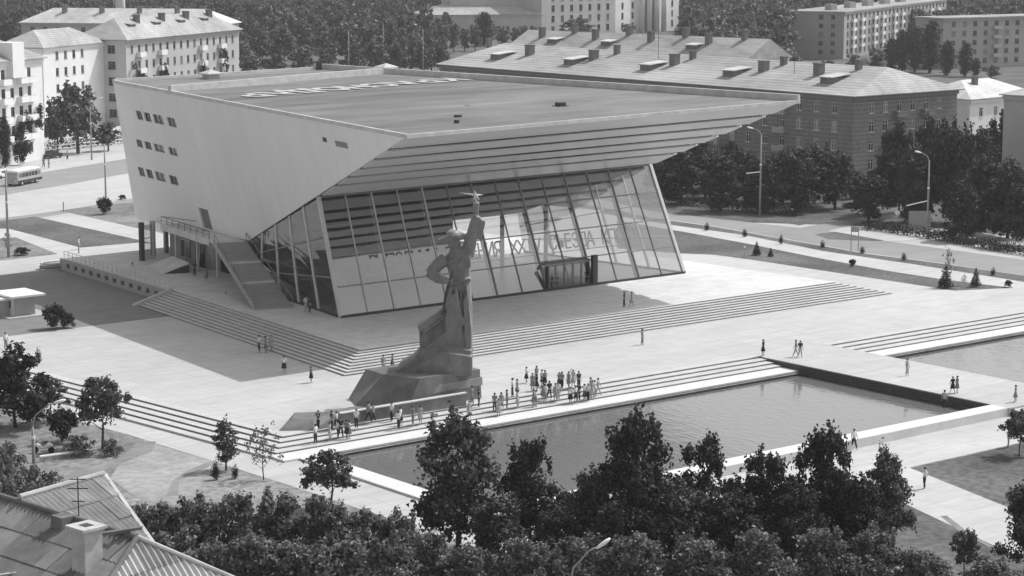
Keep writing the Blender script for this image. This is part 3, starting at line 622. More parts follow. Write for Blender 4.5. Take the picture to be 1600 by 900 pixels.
def sp(u, v, d=0.0): return SC+rgt*((u-712)*KX)+Vector((fwd.x, fwd.y, 0)).normalized()*d+Vector((0, 0, 2.7+(578-v)*KZ))
F_ = Vector((fwd.x, fwd.y, 0)).normalized(); Z_ = Vector((0, 0, 1))
fig = MB()
def slabp(pts, d0, d1, sh=1.0):
    """solid from an outline (u,v) with depth d0..d1"""
    n = len(pts); a = [sp(u, v, d0) for u, v in pts]; cx = sum(p[0] for p in pts)/n; cy = sum(p[1] for p in pts)/n
    b_ = [sp(cx+(u-cx)*sh, cy+(v-cy)*sh, d1) for u, v in pts]
    fig.add(a+b_, [tuple(range(n)), tuple(range(n, 2*n))[::-1]]+[(i, n+i, n+(i+1) % n, (i+1) % n) for i in range(n)])
def lim(path, rads, fl=.85):
    rings = []
    for i, (u, v, d) in enumerate(path):
        p = sp(u, v, d); q = sp(*path[min(i+1, len(path)-1)]); o_ = sp(*path[max(i-1, 0)]); dd = (q-o_).normalized()
        ax = dd.cross(F_); ax = ax.normalized() if ax.length > .05 else rgt; ay = dd.cross(ax).normalized(); rings.append((p, rads[i], rads[i]*fl, ax, ay))
    fig.loft(rings)
# base rock, cloak block, coat
slabp([(612, 583), (618, 574), (640, 562), (652, 548), (690, 538), (735, 545), (736, 583)], -2.2, 2.4, .9)
slabp([(634, 583), (655, 565), (690, 545), (736, 552), (736, 583)], -2.9, -1.8, .95)
slabp([(652, 512), (690, 486), (705, 480), (735, 476), (736, 578), (660, 572), (653, 545)], -.5, 1.7, .92)
slabp([(650, 510), (692, 484), (695, 492), (653, 522)], -1.1, 1.4, .97)
def ringz(v, u0, u1, dep, dc=0.0): return (sp((u0+u1)/2, v, dc), (u1-u0)/2*KX, dep, rgt, F_)
fig.loft([ringz(578, 694, 736, 1.5, -.2), ringz(540, 692, 736, 1.5, -.2), ringz(500, 689, 736, 1.35, -.1), ringz(478, 690, 735.5, 1.2), ringz(455, 696, 734.5, 1.02), ringz(441, 700, 733, .88), ringz(430, 698, 733, .92), ringz(416, 694, 733, 1.0, -.05), ringz(406, 692, 732, .95), ringz(400, 698, 728, .75), ringz(394, 705, 722, .5)])
slabp([(699, 444), (733, 437), (734, 442), (700, 449)], -1.0, 1.0)                    # belt
slabp([(712, 425), (719, 404), (733, 402), (734, 420)], -1.15, -.2, .9)               # lapel turned to the light
slabp([(698, 470), (712, 452), (722, 500), (714, 560), (700, 560), (694, 500)], -1.75, -.9, .85)   # front fold of the coat
slabp([(722, 470), (729, 452), (735, 520), (735, 572), (726, 572)], -1.7, -.8, .85)
slabp([(660, 545), (690, 520), (716, 505), (722, 520), (700, 545), (668, 560)], -1.6, -.3, .8)      # swirl of cloth over the rock
lim([(694, 409, -.4), (682, 417, -.7), (669, 430, -.9)], [.66, .60, .5]); lim([(668, 428, -.9), (682, 437, -1.2), (700, 441, -1.3)], [.52, .45, .3]); lim([(698, 441, -1.3), (706, 438, -1.25)], [.32, .2])
lim([(727, 404, 0), (733, 383, -.1), (739, 356, -.1), (743, 343, -.1)], [.72, .58, .47, .42]); lim([(741, 348, -.1), (742, 334, -.1), (742, 329, -.1)], [.28, .24, .26])
fig.ell(sp(742, 326, -.1), .33, .33, .36)
for q in range(5):                                                                     # fingers folded round the star's foot
    lim([(738.5+q*1.7, 329, -.35), (738.5+q*1.7, 324, -.45), (739+q*1.5, 321, -.2)], [.11, .1, .08])
slabp([(741, 344), (757, 351), (750, 381), (737, 374)], -.3, .45, .9)                  # wide cuff
lim([(714, 404, 0), (711, 394, -.1), (709, 388, -.15)], [.5, .42, .42])
fig.ell(sp(708, 384, -.15), .50, .56, .66)                                             # head
slabp([(700, 386), (697, 389), (701, 391)], -.4, -.05); slabp([(702, 392), (700, 396), (707, 398), (709, 393)], -.45, .15)   # nose, chin
fig.ell(sp(711, 374, -.1), 1.02, .9, .42); fig.ell(sp(706, 369, -.1), .72, .6, .30)    # cap
slabp([(684, 378), (700, 371), (722, 372), (718, 379), (700, 381), (686, 383)], -.8, .6, .9)
slabp([(698, 371), (700, 362), (703, 364), (707, 370)], -.25, .05)
for u0, u1, v0, v1, d in ((702, 705, 452, 575, -1.5), (709, 712, 448, 560, -1.45), (717, 720, 455, 578, -1.4), (725, 728, 446, 575, -1.35)):
    slabp([(u0, v0), (u1, v0), (u1+2.5, v1), (u0-1.5, v1)], d+.12, d+.9, .9)
slabp([(656, 514), (690, 492), (693, 500), (660, 524)], -.95, -.4); fig.ell(sp(694, 556, -1.2), 1.4, .9, .6); fig.ell(sp(718, 548, -.6), 1.2, 1.2, .9); slabp([(662, 556), (700, 545), (735, 556), (735, 560), (700, 551), (664, 562)], -2.5, -1.2)
slabp([(698, 411), (712, 404), (714, 408), (700, 416)], -1.2, -.5); slabp([(681, 379), (700, 375), (702, 379), (686, 384)], -.75, .5); slabp([(705, 376), (724, 373), (722, 378), (708, 381)], -.6, .9)
me = fig.mesh("figure", M_BRONZE); tmp = bpy.data.objects.new("figure_tmp", me); col.objects.link(tmp)
md = tmp.modifiers.new("r", 'REMESH'); md.mode = 'VOXEL'; md.voxel_size = .085
ms = tmp.modifiers.new("s", 'SMOOTH'); ms.factor = .5; ms.iterations = 1
dg = bpy.context.evaluated_depsgraph_get(); me2 = bpy.data.meshes.new_from_object(tmp.evaluated_get(dg)); bpy.data.objects.remove(tmp)
me2.transform(Matrix.Translation(-Vector(mon.location)))
me2.polygons.foreach_set("use_smooth", [True]*len(me2.polygons))
figo = link("figure", me2, mon)
sm = MB(); c0 = sp(741.5, 311, -.1); a1 = rgt
def spike(tip, wd):
    d = (tip-c0).normalized(); s1 = d.cross(F_).normalized()*wd; s2 = F_*wd*.7
    sm.add([tip, c0+s1, c0+s2, c0-s1, c0-s2], [(0, 1, 2), (0, 2, 3), (0, 3, 4), (0, 4, 1), (4, 3, 2, 1)])
for u, v, d in ((714, 307, -.2), (754, 312.5, .8), (739, 302.5, -.1), (737, 320, -.5), (748, 319, -.5)): spike(sp(u, v, d), .13)
sm.tube([sp(742, 324, -.1), sp(741.5, 312, -.1)], .09, 6)
part("star", sm, M_STAR, figo)
part("rifle", MB().tube([sp(699, 446, -1.5), sp(694, 466, -1.55), sp(690, 492, -1.5)], [.16, .14, .1], 6).tube([sp(706, 425, -1.35), sp(699, 446, -1.5)], .08, 6), M_DARK, figo)

# ------------------------------------------------------------------ apartment blocks
_wm = {}
def window_mesh(w_, h, fm, mull=1):
    k = (round(w_, 2), round(h, 2), fm.name, mull)
    if k not in _wm:
        d = .14; mb = MB(); t_ = .09
        mb.quad((0, d, 0), (w_, d, 0), (w_, d, h), (0, d, h), 1)
        def bar(x0, z0, x1, z1): mb.add([(x0, d-.08, z0), (x1, d-.08, z0), (x1, d-.08, z1), (x0, d-.08, z1), (x0, d, z0), (x1, d, z0), (x1, d, z1), (x0, d, z1)], [(0, 1, 2, 3), (0, 4, 5, 1), (1, 5, 6, 2), (2, 6, 7, 3), (3, 7, 4, 0)], 0)
        bar(0, 0, t_, h); bar(w_-t_, 0, w_, h); bar(t_, 0, w_-t_, t_); bar(t_, h-t_, w_-t_, h)
        for i in range(mull): x = w_*(i+1)/(mull+1); bar(x-.04, t_, x+.04, h-t_)
        bar(t_, h*.68, w_-t_, h*.68+.07)
        mb.add([(-.08, -.12, -.08), (w_+.08, -.12, -.08), (w_+.08, 0.02, -.08), (-.08, .02, -.08), (-.08, -.12, 0), (w_+.08, -.12, 0), (w_+.08, .02, 0), (-.08, .02, 0)], [(0, 3, 2, 1), (4, 5, 6, 7), (0, 1, 5, 4), (1, 2, 6, 5), (3, 0, 4, 7)], 0)
        _wm[k] = mb.mesh("window", [fm, M_WIN])
    return _wm[k]
_bm = {}
def balcony_mesh(w_, m):
    k = (round(w_, 2), m.name)
    if k not in _bm:
        mb = MB().box(0, -1.1, 0, w_, -.02, .15).box(0, -1.1, .151, w_, -1.0, 1.1).box(0, -1.0, .151, .1, -.02, 1.1).box(w_-.1, -1.0, .151, w_, -.02, 1.1)
        _bm[k] = mb.mesh("balcony", [m])
    return _bm[k]
def building(name, label, c0, ang, L, D, H, wm, fm=None, front=None, side=None, roof=None, rm=None, overhang=.6, ridge=4.0, setback=None, cat="apartment block", band=True):
    """c0 ground corner; front runs from c0 along ang; left side runs back from c0. front/side: dict cols, rows, w, h, z0, dz, m0, m1, balc=[(col,row)]"""
    fm = fm or M_FRAME
    ex = Vector((math.cos(ang), math.sin(ang), 0)); ey = Vector((-ex.y, ex.x, 0)); Z = Vector((0, 0, 1))
    o0 = Vector((c0[0], c0[1], 0)); T = thing(name, label, cat, o0+ex*L/2+ey*D/2)
    def fac(O, e, Ln, spec, rz):
        holes = []
        if spec:
            n = spec['cols']; sp_ = (Ln-spec.get('m0', 1.5)-spec.get('m1', 1.5))/max(n, 1)
            for r in range(spec['rows']):
                for c in range(n):
                    if (c, r) in spec.get('skip', ()): continue
                    x = spec.get('m0', 1.5)+sp_*(c+.5)-spec['w']/2; z = spec['z0']+spec['dz']*r
                    holes.append((x, z, x+spec['w'], z+spec['h']))
                    wo_ = link("window", window_mesh(spec['w'], spec['h'], spec.get('fm', fm)), T, O+e*x+Z*z-Vector(T.location), (0, 0, rz))
                    if (c in spec.get('bcols', ())) and r >= 1:
                        link("balcony", balcony_mesh(spec['w']+1.6, spec.get('bm', M_BALC)), T, O+e*(x-.8)+Z*(z-1.0)-Vector(T.location), (0, 0, rz))
        mb, f = plane_wall(O, e, Z, [(0, 0), (Ln, 0), (Ln, H), (0, H)], holes, .3)
        part("wall", mb, wm, T)
    fac(o0, ex, L, front, ang)
    fac(o0+ey*D, -ey, D-.31, side, ang-math.pi/2)
    b_ = o0+ex*L; c = o0+ex*L+ey*D; d = o0+ey*D
    part("wall", MB().quad(b_, c, c+Z*H, b_+Z*H).quad(c, d, d+Z*H, c+Z*H), wm, T)
    if band:
        mb = MB()
        for O, e, Ln, nn in ((o0, ex, L, -ey), (d, -ey, D, -ex)):
            a = O+nn*.12; 
            mb.beam(a+Z*(H-.35)-e*.1, a+e*(Ln+.1)+Z*(H-.35), .45, .6)
        part("cornice", mb, wm, T)
    oh = overhang; rm = rm or M_SLATE
    e0, e1, e2, e3 = o0-ex*oh-ey*oh, o0+ex*(L+oh)-ey*oh, o0+ex*(L+oh)+ey*(D+oh), o0-ex*oh+ey*(D+oh)
    mb = MB(); zt = Z*(H+.02); zu = Z*(H+.2)
    if roof in ('hip', 'gable'):
        if L >= D: a = D/2 if roof == 'hip' else -oh; r0, r1 = o0+ex*a+ey*D/2+Z*(H+ridge), o0+ex*(L-a)+ey*D/2+Z*(H+ridge); long_x = True
        else: a = (setback or L/2) if roof == 'hip' else -oh; r0, r1 = o0+ey*a+ex*L/2+Z*(H+ridge), o0+ey*(D-a)+ex*L/2+Z*(H+ridge); long_x = False
        vs = [e0+zt, e1+zt, e2+zt, e3+zt, e0+zu, e1+zu, e2+zu, e3+zu, r0, r1]
        fs = [(0, 3, 2, 1), (0, 1, 5, 4), (1, 2, 6, 5), (2, 3, 7, 6), (3, 0, 4, 7)]
        fs += [(4, 5, 9, 8), (5, 6, 9), (6, 7, 8, 9), (7, 4, 8)] if long_x else [(4, 5, 8), (5, 6, 9, 8), (6, 7, 9), (7, 4, 8, 9)]
        rf = part("roof", mb.add(vs, fs), rm, T)
    else:
        rf = part("roof", mb.add([e0+zt, e1+zt, e2+zt, e3+zt, e0+zt+Z*.4, e1+zt+Z*.4, e2+zt+Z*.4, e3+zt+Z*.4], [(0, 3, 2, 1), (4, 5, 6, 7), (0, 1, 5, 4), (1, 2, 6, 5), (2, 3, 7, 6), (3, 0, 4, 7)]), rm, T)
    return T, rf, (o0, ex, ey)
def roof_chimney(rf, p, w_, h, m=None):
    x, y, z = p; mb = MB().box(x-w_/2, y-w_/2, z-1.2, x+w_/2, y+w_/2, z+h).box(x-w_/2-.1, y-w_/2-.1, z+h, x+w_/2+.1, y+w_/2+.1, z+h+.18)
    part("chimney", mb, m or M_CHIM, rf)
def dormer(rf, p, dirv, m):
    """shed dormer: opening faces dirv, roof slopes back into the main roof"""
    d = Vector((dirv[0], dirv[1], 0)).normalized(); s_ = Vector((-d.y, d.x, 0)); p = Vector(p); Z = Vector((0, 0, 1)); w_ = 1.5
    a = [p-s_*w_-Z*.6, p+s_*w_-Z*.6, p+s_*w_+Z*1.35, p-s_*w_+Z*1.35]; back = -d*4.6
    mb = MB().add(a, [(0, 1, 2, 3)], 1)
    mb.add([a[0], a[3], a[3]+back, a[0]+back+Z*1.2], [(0, 3, 2, 1)], 1); mb.add([a[1], a[2], a[2]+back, a[1]+back+Z*1.2], [(0, 1, 2, 3)], 1)
    r = [a[3]+d*.4-s_*.3, a[2]+d*.4+s_*.3, a[2]+back*1.05+s_*.3+Z*.5, a[3]+back*1.05-s_*.3+Z*.5]
    mb.add([x+Z*.02 for x in r]+[x+Z*.16 for x in r], [(0, 3, 2, 1), (4, 5, 6, 7), (0, 1, 5, 4), (1, 2, 6, 5), (2, 3, 7, 6), (3, 0, 4, 7)], 0)
    part("dormer", mb, [m, M_CHIM], rf)

# right: long banded-brick block
bk, rf, fr = building("brick_apartment_block", "long dark banded brick block with a many-chimneyed hipped roof right of the cinema", (167.3, 88.2), 0, 27.5, 119, 14.3, M_BRICK, M_FRAME,
    front=dict(cols=6, rows=4, w=1.3, h=1.9, z0=1.3, dz=3.3, m0=3, m1=3, bcols=(2, 4), bm=M_BRICK), side=dict(cols=27, rows=4, w=1.3, h=1.9, z0=1.3, dz=3.3, m0=2, m1=2, bcols=(3, 9, 14, 19, 23), bm=M_GREYW), roof='hip', ridge=4.4, overhang=.9, setback=4.5)
for y in (193.7, 169.6, 146.5, 123.4, 98.5): dormer(rf, (171.3, y, 15.6), (-1, 0), M_SLATEB)
for i, y in enumerate((186.9, 166.4, 142.4, 118.1, 104.1)): roof_chimney(rf, (175.3, y, 16.7), 1.5, 2.3-.2*(i % 2))
for i, y in enumerate((205.4, 163.5, 141.2, 116.6, 97.9)): roof_chimney(rf, (179.0, y, 18.0), 1.0, 1.5+.3*(i % 3 == 1))
for y in (96, 101): roof_chimney(rf, (183.5, y, 18.0), .8, 1.3)
part("antenna", MB().tube([(175, 110, 16), (175, 110, 22)], .05, 5).beam((173.6, 110, 21), (176.4, 110, 21), .06, .06), M_DARK, rf)
part("antenna", MB().tube([(178, 150, 17), (178, 150, 23)], .05, 5).beam((176.6, 150, 22), (179.4, 150, 22), .06, .06), M_DARK, rf)
b2, rf2, _ = building("gabled_apartment_block", "apartment block behind the brick one showing only its long pale gabled roof", (238, 186), R(10), 17, 72, 13.6, M_WHITE, roof='gable', ridge=4.6,
    front=dict(cols=1, rows=1, w=.8, h=1.2, z0=11.6, dz=3), overhang=.7)
o2, ex2, ey2 = _
gt = o2+Vector((0, 0, 13.6)); part("gable_wall", MB().add([gt, gt+ex2*17, gt+ex2*8.5+Vector((0, 0, 4.5))], [(0, 1, 2)]), M_WHITE, b2)
part("window", MB().add([gt+ex2*8.1-ey2*.06+Vector((0, 0, 1)), gt+ex2*8.9-ey2*.06+Vector((0, 0, 1)), gt+ex2*8.9-ey2*.06+Vector((0, 0, 2.2)), gt+ex2*8.1-ey2*.06+Vector((0, 0, 2.2))], [(0, 1, 2, 3)]), M_WIN, b2)
for i in range(8):
    p = o2+ex2*(5.5 if i % 2 else 8)+ey2*(6+8.5*i); roof_chimney(rf2, (p.x, p.y, 17.0 if i % 2 else 18.0), 1.3, 2.0)
    if i in (1, 4, 6): p = o2+ex2*2.6+ey2*(9+8.5*i); dormer(rf2, (p.x, p.y, 15.0), (-ex2.x, -ex2.y), M_SLATEB)
# far right blocks
A_ = (434.87,338.12,15.50); B_ = (583.80,415.12,15.50)
an = math.atan2(B_[1]-A_[1], B_[0]-A_[0])
pb, rfp, (po, pex, pey) = building("panel_apartment_block", "five storey panel block with stacks of balconies, upper right behind the roofs", A_, an, 150, 19, 15.5, M_GREYW, M_FRAMED,
    front=dict(cols=26, rows=5, w=2.3, h=1.9, z0=1.4, dz=2.9, m0=2, m1=2, bcols=(1, 3, 6, 8, 11, 13, 16, 18, 21, 23), bm=M_WHITE), side=dict(cols=2, rows=5, w=1.5, h=1.5, z0=1.6, dz=2.9, m0=9, m1=1.5), roof=None, rm=M_SLATE)
for i in range(6):
    p = po+pex*(12+24*i)+pey*8; part("roof_box", MB().box(p.x-1.5, p.y-1.5, 15.9, p.x+1.5, p.y+1.5, 18), M_GREYW, pb)
A_ = (418.98,281.82,15.50)
building("grey_apartment_block", "grey five storey block with a stair window strip at the far right edge", A_, R(-8), 62, 13, 15.5, M_GREYW, M_FRAMED,
    front=dict(cols=13, rows=5, w=1.7, h=1.6, z0=1.4, dz=2.9, m0=2, m1=2, bcols=(4, 9), bm=M_BALC), side=None, roof=None, rm=M_SLATE)
A_ = (167.14,38.53,0.00)
building("pale_corner_house", "plain pale plastered house cut by the right edge of the photo", A_, R(4), 30, 16, 16.6, M_CREAM, front=dict(cols=4, rows=1, w=1.2, h=1.6, z0=12.5, dz=3, m0=12, m1=2), roof='hip', ridge=3, rm=M_SLATEB)
A_ = (230.11,114.37,0.00)
b5, rf5, _ = building("small_white_house", "low white house with a bright tin roof behind the brick block", A_, R(6), 24, 14, 9.2, M_WHITE, front=dict(cols=4, rows=2, w=1.3, h=1.9, z0=2.0, dz=3.6), roof='hip', ridge=3.4, rm=M_SLATEB)
p = _[0]+_[1]*9+_[2]*5; roof_chimney(rf5, (p.x, p.y, 11.6), 1.0, 1.6)
# left: blocks along the slanted street
an = R(31.9)
A_ = (121.52,262.17,19.00); 
g1, rfg, (go, gex, gey) = building("balconied_apartment_block", "white five storey block with stacked balconies behind the cinema, upper left", A_, an, 55.8, 12.5, 18.8, M_CREAM, M_FRAMED,
    front=dict(cols=16, rows=5, w=1.1, h=1.7, z0=1.7, dz=3.55, m0=1, m1=1.5, bcols=(1, 4, 10, 13), bm=M_WHITE), side=dict(cols=2, rows=5, w=1.9, h=1.8, z0=1.7, dz=3.55, m0=.6, m1=.6), roof='hip', ridge=4.6, overhang=.9)
for i in range(4):
    p = go+gex*(9+12*i)+gey*3.2; dormer(rfg, (p.x, p.y, 20.6), (-gey.x, -gey.y), M_SLATE)
    roof_chimney(rfg, (p.x+3, p.y+3.5, 22), 1.2, 1.8)
A_ = (96.88,253.50,18.20); B_ = (109.43,267.23,18.20)
building("linking_apartment_wing", "white wing joining the two left apartment blocks behind the dark tree", A_, an, 26, 11, 18.2, M_WHITE, M_FRAMED,
    front=dict(cols=4, rows=5, w=1.2, h=1.7, z0=1.6, dz=3.5, m0=4, m1=8), roof='hip', ridge=3.6, overhang=.7)
e_ = Vector((math.cos(an), math.sin(an), 0)); A_ = Vector((73.57,208.06,0.00))-e_*46
n1, rfn, (no, nex, ney) = building("white_apartment_block", "bright white five storey block with balconies cut by the left edge", A_, an, 46, 13, 19.0, M_WHITE, M_FRAMED,
    front=dict(cols=14, rows=5, w=1.25, h=1.8, z0=1.8, dz=3.5, m0=1, m1=3.2, bcols=(10, 12, 13), bm=M_WHITE), roof='hip', ridge=4.2, overhang=.8)
part("bay", MB().prism([(p.x, p.y) for p in (no+nex*34-ney*1.2, no+nex*38-ney*1.2, no+nex*38+ney*2, no+nex*34+ney*2)], 16, 22.5), M_WHITE, n1)
A_ = (207.59,487.14,0.00)
b8, rf8, (o8, ex8, ey8) = building("broad_roofed_block", "grey block with a broad pale hipped roof behind the left apartment blocks", (188.16,446.55,15.00), R(-50), 64, 15, 15, M_GREYW, M_FRAMED,
    front=dict(cols=15, rows=4, w=1.4, h=1.9, z0=1.5, dz=3.5), roof='hip', ridge=4.4, rm=M_SLATEB, overhang=.8)
for i in range(4):
    p = o8+ex8*(12+12*i)+ey8*5; roof_chimney(rf8, (p.x, p.y, 18), 1.2, 1.8)
ch = thing("smokestack", "pale round smokestack rising behind the broad pale roof, upper left", "smokestack", (251.03,498.95,0.00))
cx, cy, cz = (251.03,498.95,0.00)
part("shaft", MB().tube([(cx, cy, 0), (cx, cy, 44)], [1.75, 1.5], 20), M_WHITE, ch, smooth=True)
part("base", MB().box(cx-3, cy-3, 0, cx+3, cy+3, 5), M_CREAM, ch)
building("distant_low_building", "small pale low building among the trees behind the balconied block", (413.09,696.04,0.00), R(-50), 22, 10, 7.5, M_WHITE, front=dict(cols=5, rows=2, w=1.4, h=1.5, z0=1.3, dz=3.2), roof='hip', ridge=2.5, rm=M_SLATEB)
# top centre: big classical building
A_ = (448.29,513.43,0.00); B_ = (493.05,519.67,0.00); an = math.atan2(B_[1]-A_[1], B_[0]-A_[0]); LL = math.hypot(B_[0]-A_[0], B_[1]-A_[1])
building("classical_office_wing", "tall grey wing with rows of windows at the top centre of the photo", A_, an, LL, 20, 27, M_CREAM, M_FRAMED, cat="office building",
    front=dict(cols=7, rows=6, w=1.9, h=2.6, z0=2, dz=4.2, m0=4, m1=2), roof='hip', ridge=4, rm=M_SLATE)
A2 = B_; B2 = (542.00,533.67,0.00); an2 = math.atan2(B2[1]-A2[1], B2[0]-A2[0]); L2 = math.hypot(B2[0]-A2[0], B2[1]-A2[1])
pt, rfq, (qo, qex, qey) = building("columned_portico_building", "white building with tall columns at the top centre, right of the grey wing", A2, an2, L2, 20, 33, M_WHITE, M_FRAMED, cat="office building",
    front=dict(cols=6, rows=7, w=1.7, h=2.6, z0=2, dz=4.2, m0=1.5, m1=1.5, skip=[(c, r) for c in (2, 3) for r in range(7)]), roof=None)
for i in range(4):
    p = qo+qex*(L2*(.36+.115*i))-qey*1.6; part("column", MB().tube([(p.x, p.y, 0), (p.x, p.y, 32.5)], [1.15, .95], 14), M_WHITE, pt, smooth=True)
for f0, f1 in ((.44, .52), (.56, .63)):
    p0_ = qo+qex*L2*f0-qey*.05; p1_ = qo+qex*L2*f1-qey*.05; part("tall_window", MB().quad(p0_, p1_, p1_+Vector((0, 0, 31)), p0_+Vector((0, 0, 31))), M_FRAMED, pt)
A3 = (405.74,534.29,0.00); an3 = math.atan2(A_[1]-A3[1], A_[0]-A3[0]); L3 = math.hypot(A_[0]-A3[0], A_[1]-A3[1])
building("hall_building", "long low plastered hall with a stepped pitched roof at the top centre", A3, an3, L3, 26, 9.5, M_CREAM, M_FRAMED, cat="hall",
    front=dict(cols=9, rows=1, w=1.4, h=3.0, z0=2, dz=4), roof='hip', ridge=5, rm=M_SLATE)
v3 = Vector((math.cos(an3), math.sin(an3), 0)); n3 = Vector((-v3.y, v3.x, 0)); q3 = Vector(A3)+v3*12+n3*9
building("hall_upper_storey", "windowless upper storey of the hall standing behind its lower roof", q3, an3, L3-14, 18, 17.5, M_CREAM, cat="hall", roof='hip', ridge=3.5, rm=M_SLATE)

# ------------------------------------------------------------------ old house in the near left corner
hs = thing("tiled_roof_house", "old house with corrugated roofs and a whitewashed chimney in the lower left corner", "house", (-68, -72, 0-.8))
def v3_(t): return Vector(t)
def roof_plane(name, poly, O, eu_, ed, m, wv=.36, hgt=.12, sw=1.08, sh=1.75):
    """corrugated sheets laid on a plane: eu_ along the ridge, ed down the slope; clipped to the polygon"""
    n = eu_.cross(ed).normalized()
    if n.z < 0: n = -n
    base_ = part(name, MB().add([p-n*.12 for p in poly], [tuple(range(len(poly)))]), M_DARK, hs)
    pu = [((p-O).dot(eu_), (p-O).dot(ed)) for p in poly]
    u0, u1 = min(a for a, _ in pu), max(a for a, _ in pu); d0, d1 = min(b_ for _, b_ in pu), max(b_ for _, b_ in pu)
    cen_ = sum(poly, Vector())/len(poly)
    planes = []
    for i in range(len(poly)):
        a, b_ = poly[i], poly[(i+1) % len(poly)]; e = (b_-a).normalized(); pn = e.cross(n)
        if (cen_-a).dot(pn) > 0: pn = -pn
        planes.append((a, pn))
    loc = worldloc(base_); rnd = random.Random(int(abs(O.x*100)))
    iu = int((u1-u0)/sw)+2; idd = int((d1-d0)/sh)+2
    for i in range(iu):
        for j in range(idd):
            bm = bmesh.new(); K = 12; rr = []
            dz = rnd.uniform(0, .03)+.02; tl = rnd.uniform(-.02, .02)
            for jj in (0, 1):
                row = []
                for k in range(K+1):
                    u = u0+i*sw+sw*k/K; d = d0+j*sh+jj*(sh+.12)
                    p = O+eu_*(u+tl*jj)+ed*d+n*(hgt*.5*math.sin(2*math.pi*u/wv)+dz+(.05 if jj else 0.0))
                    row.append(bm.verts.new(p-loc))
                rr.append(row)
            for k in range(K): bm.faces.new((rr[0][k], rr[0][k+1], rr[1][k+1], rr[1][k]))
            for a, pn in planes:
                bmesh.ops.bisect_plane(bm, geom=bm.verts[:]+bm.edges[:]+bm.faces[:], plane_co=a-loc, plane_no=pn, clear_outer=True)
            if len(bm.faces):
                me = bpy.data.meshes.new("roof_sheet"); bm.to_mesh(me); me.materials.append(m[rnd.randrange(len(m))] if isinstance(m, list) else m)
                link("roof_sheet", me, base_)
            bm.free()
    return base_
M_CORR2 = mat("corrugated_asbestos_patched", .40, .9, .2, .7); M_CORRD2 = mat("corrugated_asbestos_grey_shaded", .23, .9, .25, .7)  # the grey one also carries the left slope's shade in its colour
a = v3_((-62.17,-65.51,12.50)); b_ = v3_((-68.31,-67.37,12.50)); c = v3_((-62.29,-71.07,9.70)); d = v3_((-66.41,-70.49,10.30))
eu_ = (a-b_).normalized(); ed = (c-a); ed = (ed-eu_*ed.dot(eu_)).normalized()
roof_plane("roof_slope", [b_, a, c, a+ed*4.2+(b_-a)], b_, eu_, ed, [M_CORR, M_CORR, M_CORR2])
# main roof: ridge, left slope (its shade put into darker sheet colours) and right hip
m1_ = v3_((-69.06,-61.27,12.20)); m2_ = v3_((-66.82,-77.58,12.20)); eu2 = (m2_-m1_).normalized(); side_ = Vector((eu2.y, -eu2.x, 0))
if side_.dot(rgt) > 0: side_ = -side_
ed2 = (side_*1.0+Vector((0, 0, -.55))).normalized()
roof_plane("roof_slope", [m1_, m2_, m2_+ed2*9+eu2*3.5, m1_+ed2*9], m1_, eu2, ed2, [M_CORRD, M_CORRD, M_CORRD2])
ed3 = (-side_*1.0+Vector((0, 0, -.62))).normalized()
h1 = m2_+ed2*9+eu2*3.5; h2 = m2_+ed3*7+eu2*4.0
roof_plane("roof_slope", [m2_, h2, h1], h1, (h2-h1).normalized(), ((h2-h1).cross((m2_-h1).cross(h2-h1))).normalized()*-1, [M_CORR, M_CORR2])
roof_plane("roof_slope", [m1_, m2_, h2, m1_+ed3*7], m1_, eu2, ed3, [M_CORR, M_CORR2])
part("ridge_cap", MB().tube([m1_+Vector((0, 0, .1)), m2_+Vector((0, 0, .1))], .16, 8), M_CORRD, hs)
part("ridge_cap", MB().tube([m2_+Vector((0, 0, .1)), h2+Vector((0, 0, .1))], .14, 8), M_CORR2, hs); part("ridge_cap", MB().tube([m2_+Vector((0, 0, .1)), h1+Vector((0, 0, .1))], .14, 8), M_CORRD, hs)
part("ridge_cap", MB().tube([b_+Vector((0, 0, .1)), a+Vector((0, 0, .1))], .15, 8), M_CORR2, hs)
part("verge_board", MB().beam(a+Vector((.05, 0, 0)), c+Vector((.05, 0, 0)), .22, .2), M_CHW, hs)
wl = [m1_+ed2*8.6, h1-ed2*.5-eu2*.5, h2-eu2*.6, m1_+ed3*6.5]
part("wall", MB().prism([(p.x, p.y) for p in wl], -.8, 7.4), M_CREAM, hs)
q0 = b_+ed*3.2; q1 = a+ed*3.2-eu_*.5
part("wall", MB().prism([(p.x, p.y) for p in (q0, q1, a-ed*2.0-eu_*.5+Vector((0, 0, 0)), b_-ed*2.0)], -.8, 9.6), M_CREAM, hs)
# chimney
cc = v3_((-69.19,-76.63,11.40)); ux, uy = eu2, Vector((-eu2.y, eu2.x, 0))
def obox(mb, c_, hw, hd, z0, z1): return mb.add([c_+ux*sx*hw+uy*sy*hd+Vector((0, 0, z)) for z in (z0, z1) for sx, sy in ((-1, -1), (1, -1), (1, 1), (-1, 1))], [(0, 3, 2, 1), (4, 5, 6, 7), (0, 1, 5, 4), (1, 2, 6, 5), (2, 3, 7, 6), (3, 0, 4, 7)])
cm = obox(MB(), cc, .58, .54, -1.2, 1.45); chn = part("chimney", cm, M_CHW, hs)
part("chimney_cap", obox(obox(MB(), cc, .68, .64, 1.45, 1.58), cc, .80, .75, 1.58, 1.72), M_CHW, chn)
part("flue", obox(MB(), cc, .32, .27, 1.721, 1.735), M_DARK, chn)
k_ = v3_((-67.97,-71.84,12.20)); ux, uy = eu2, Vector((-eu2.y, eu2.x, 0)); part("roof_hatch", obox(MB(), k_, .5, .5, -.6, .25), M_CORRD, hs)
k_ = v3_((-67.21,-76.62,12.40)); part("snow_board", MB().beam(k_-rgt*1.1+Vector((0, 0, -.1)), k_+rgt*1.1+Vector((0, 0, .25)), .3, .14), M_CORRD, hs)
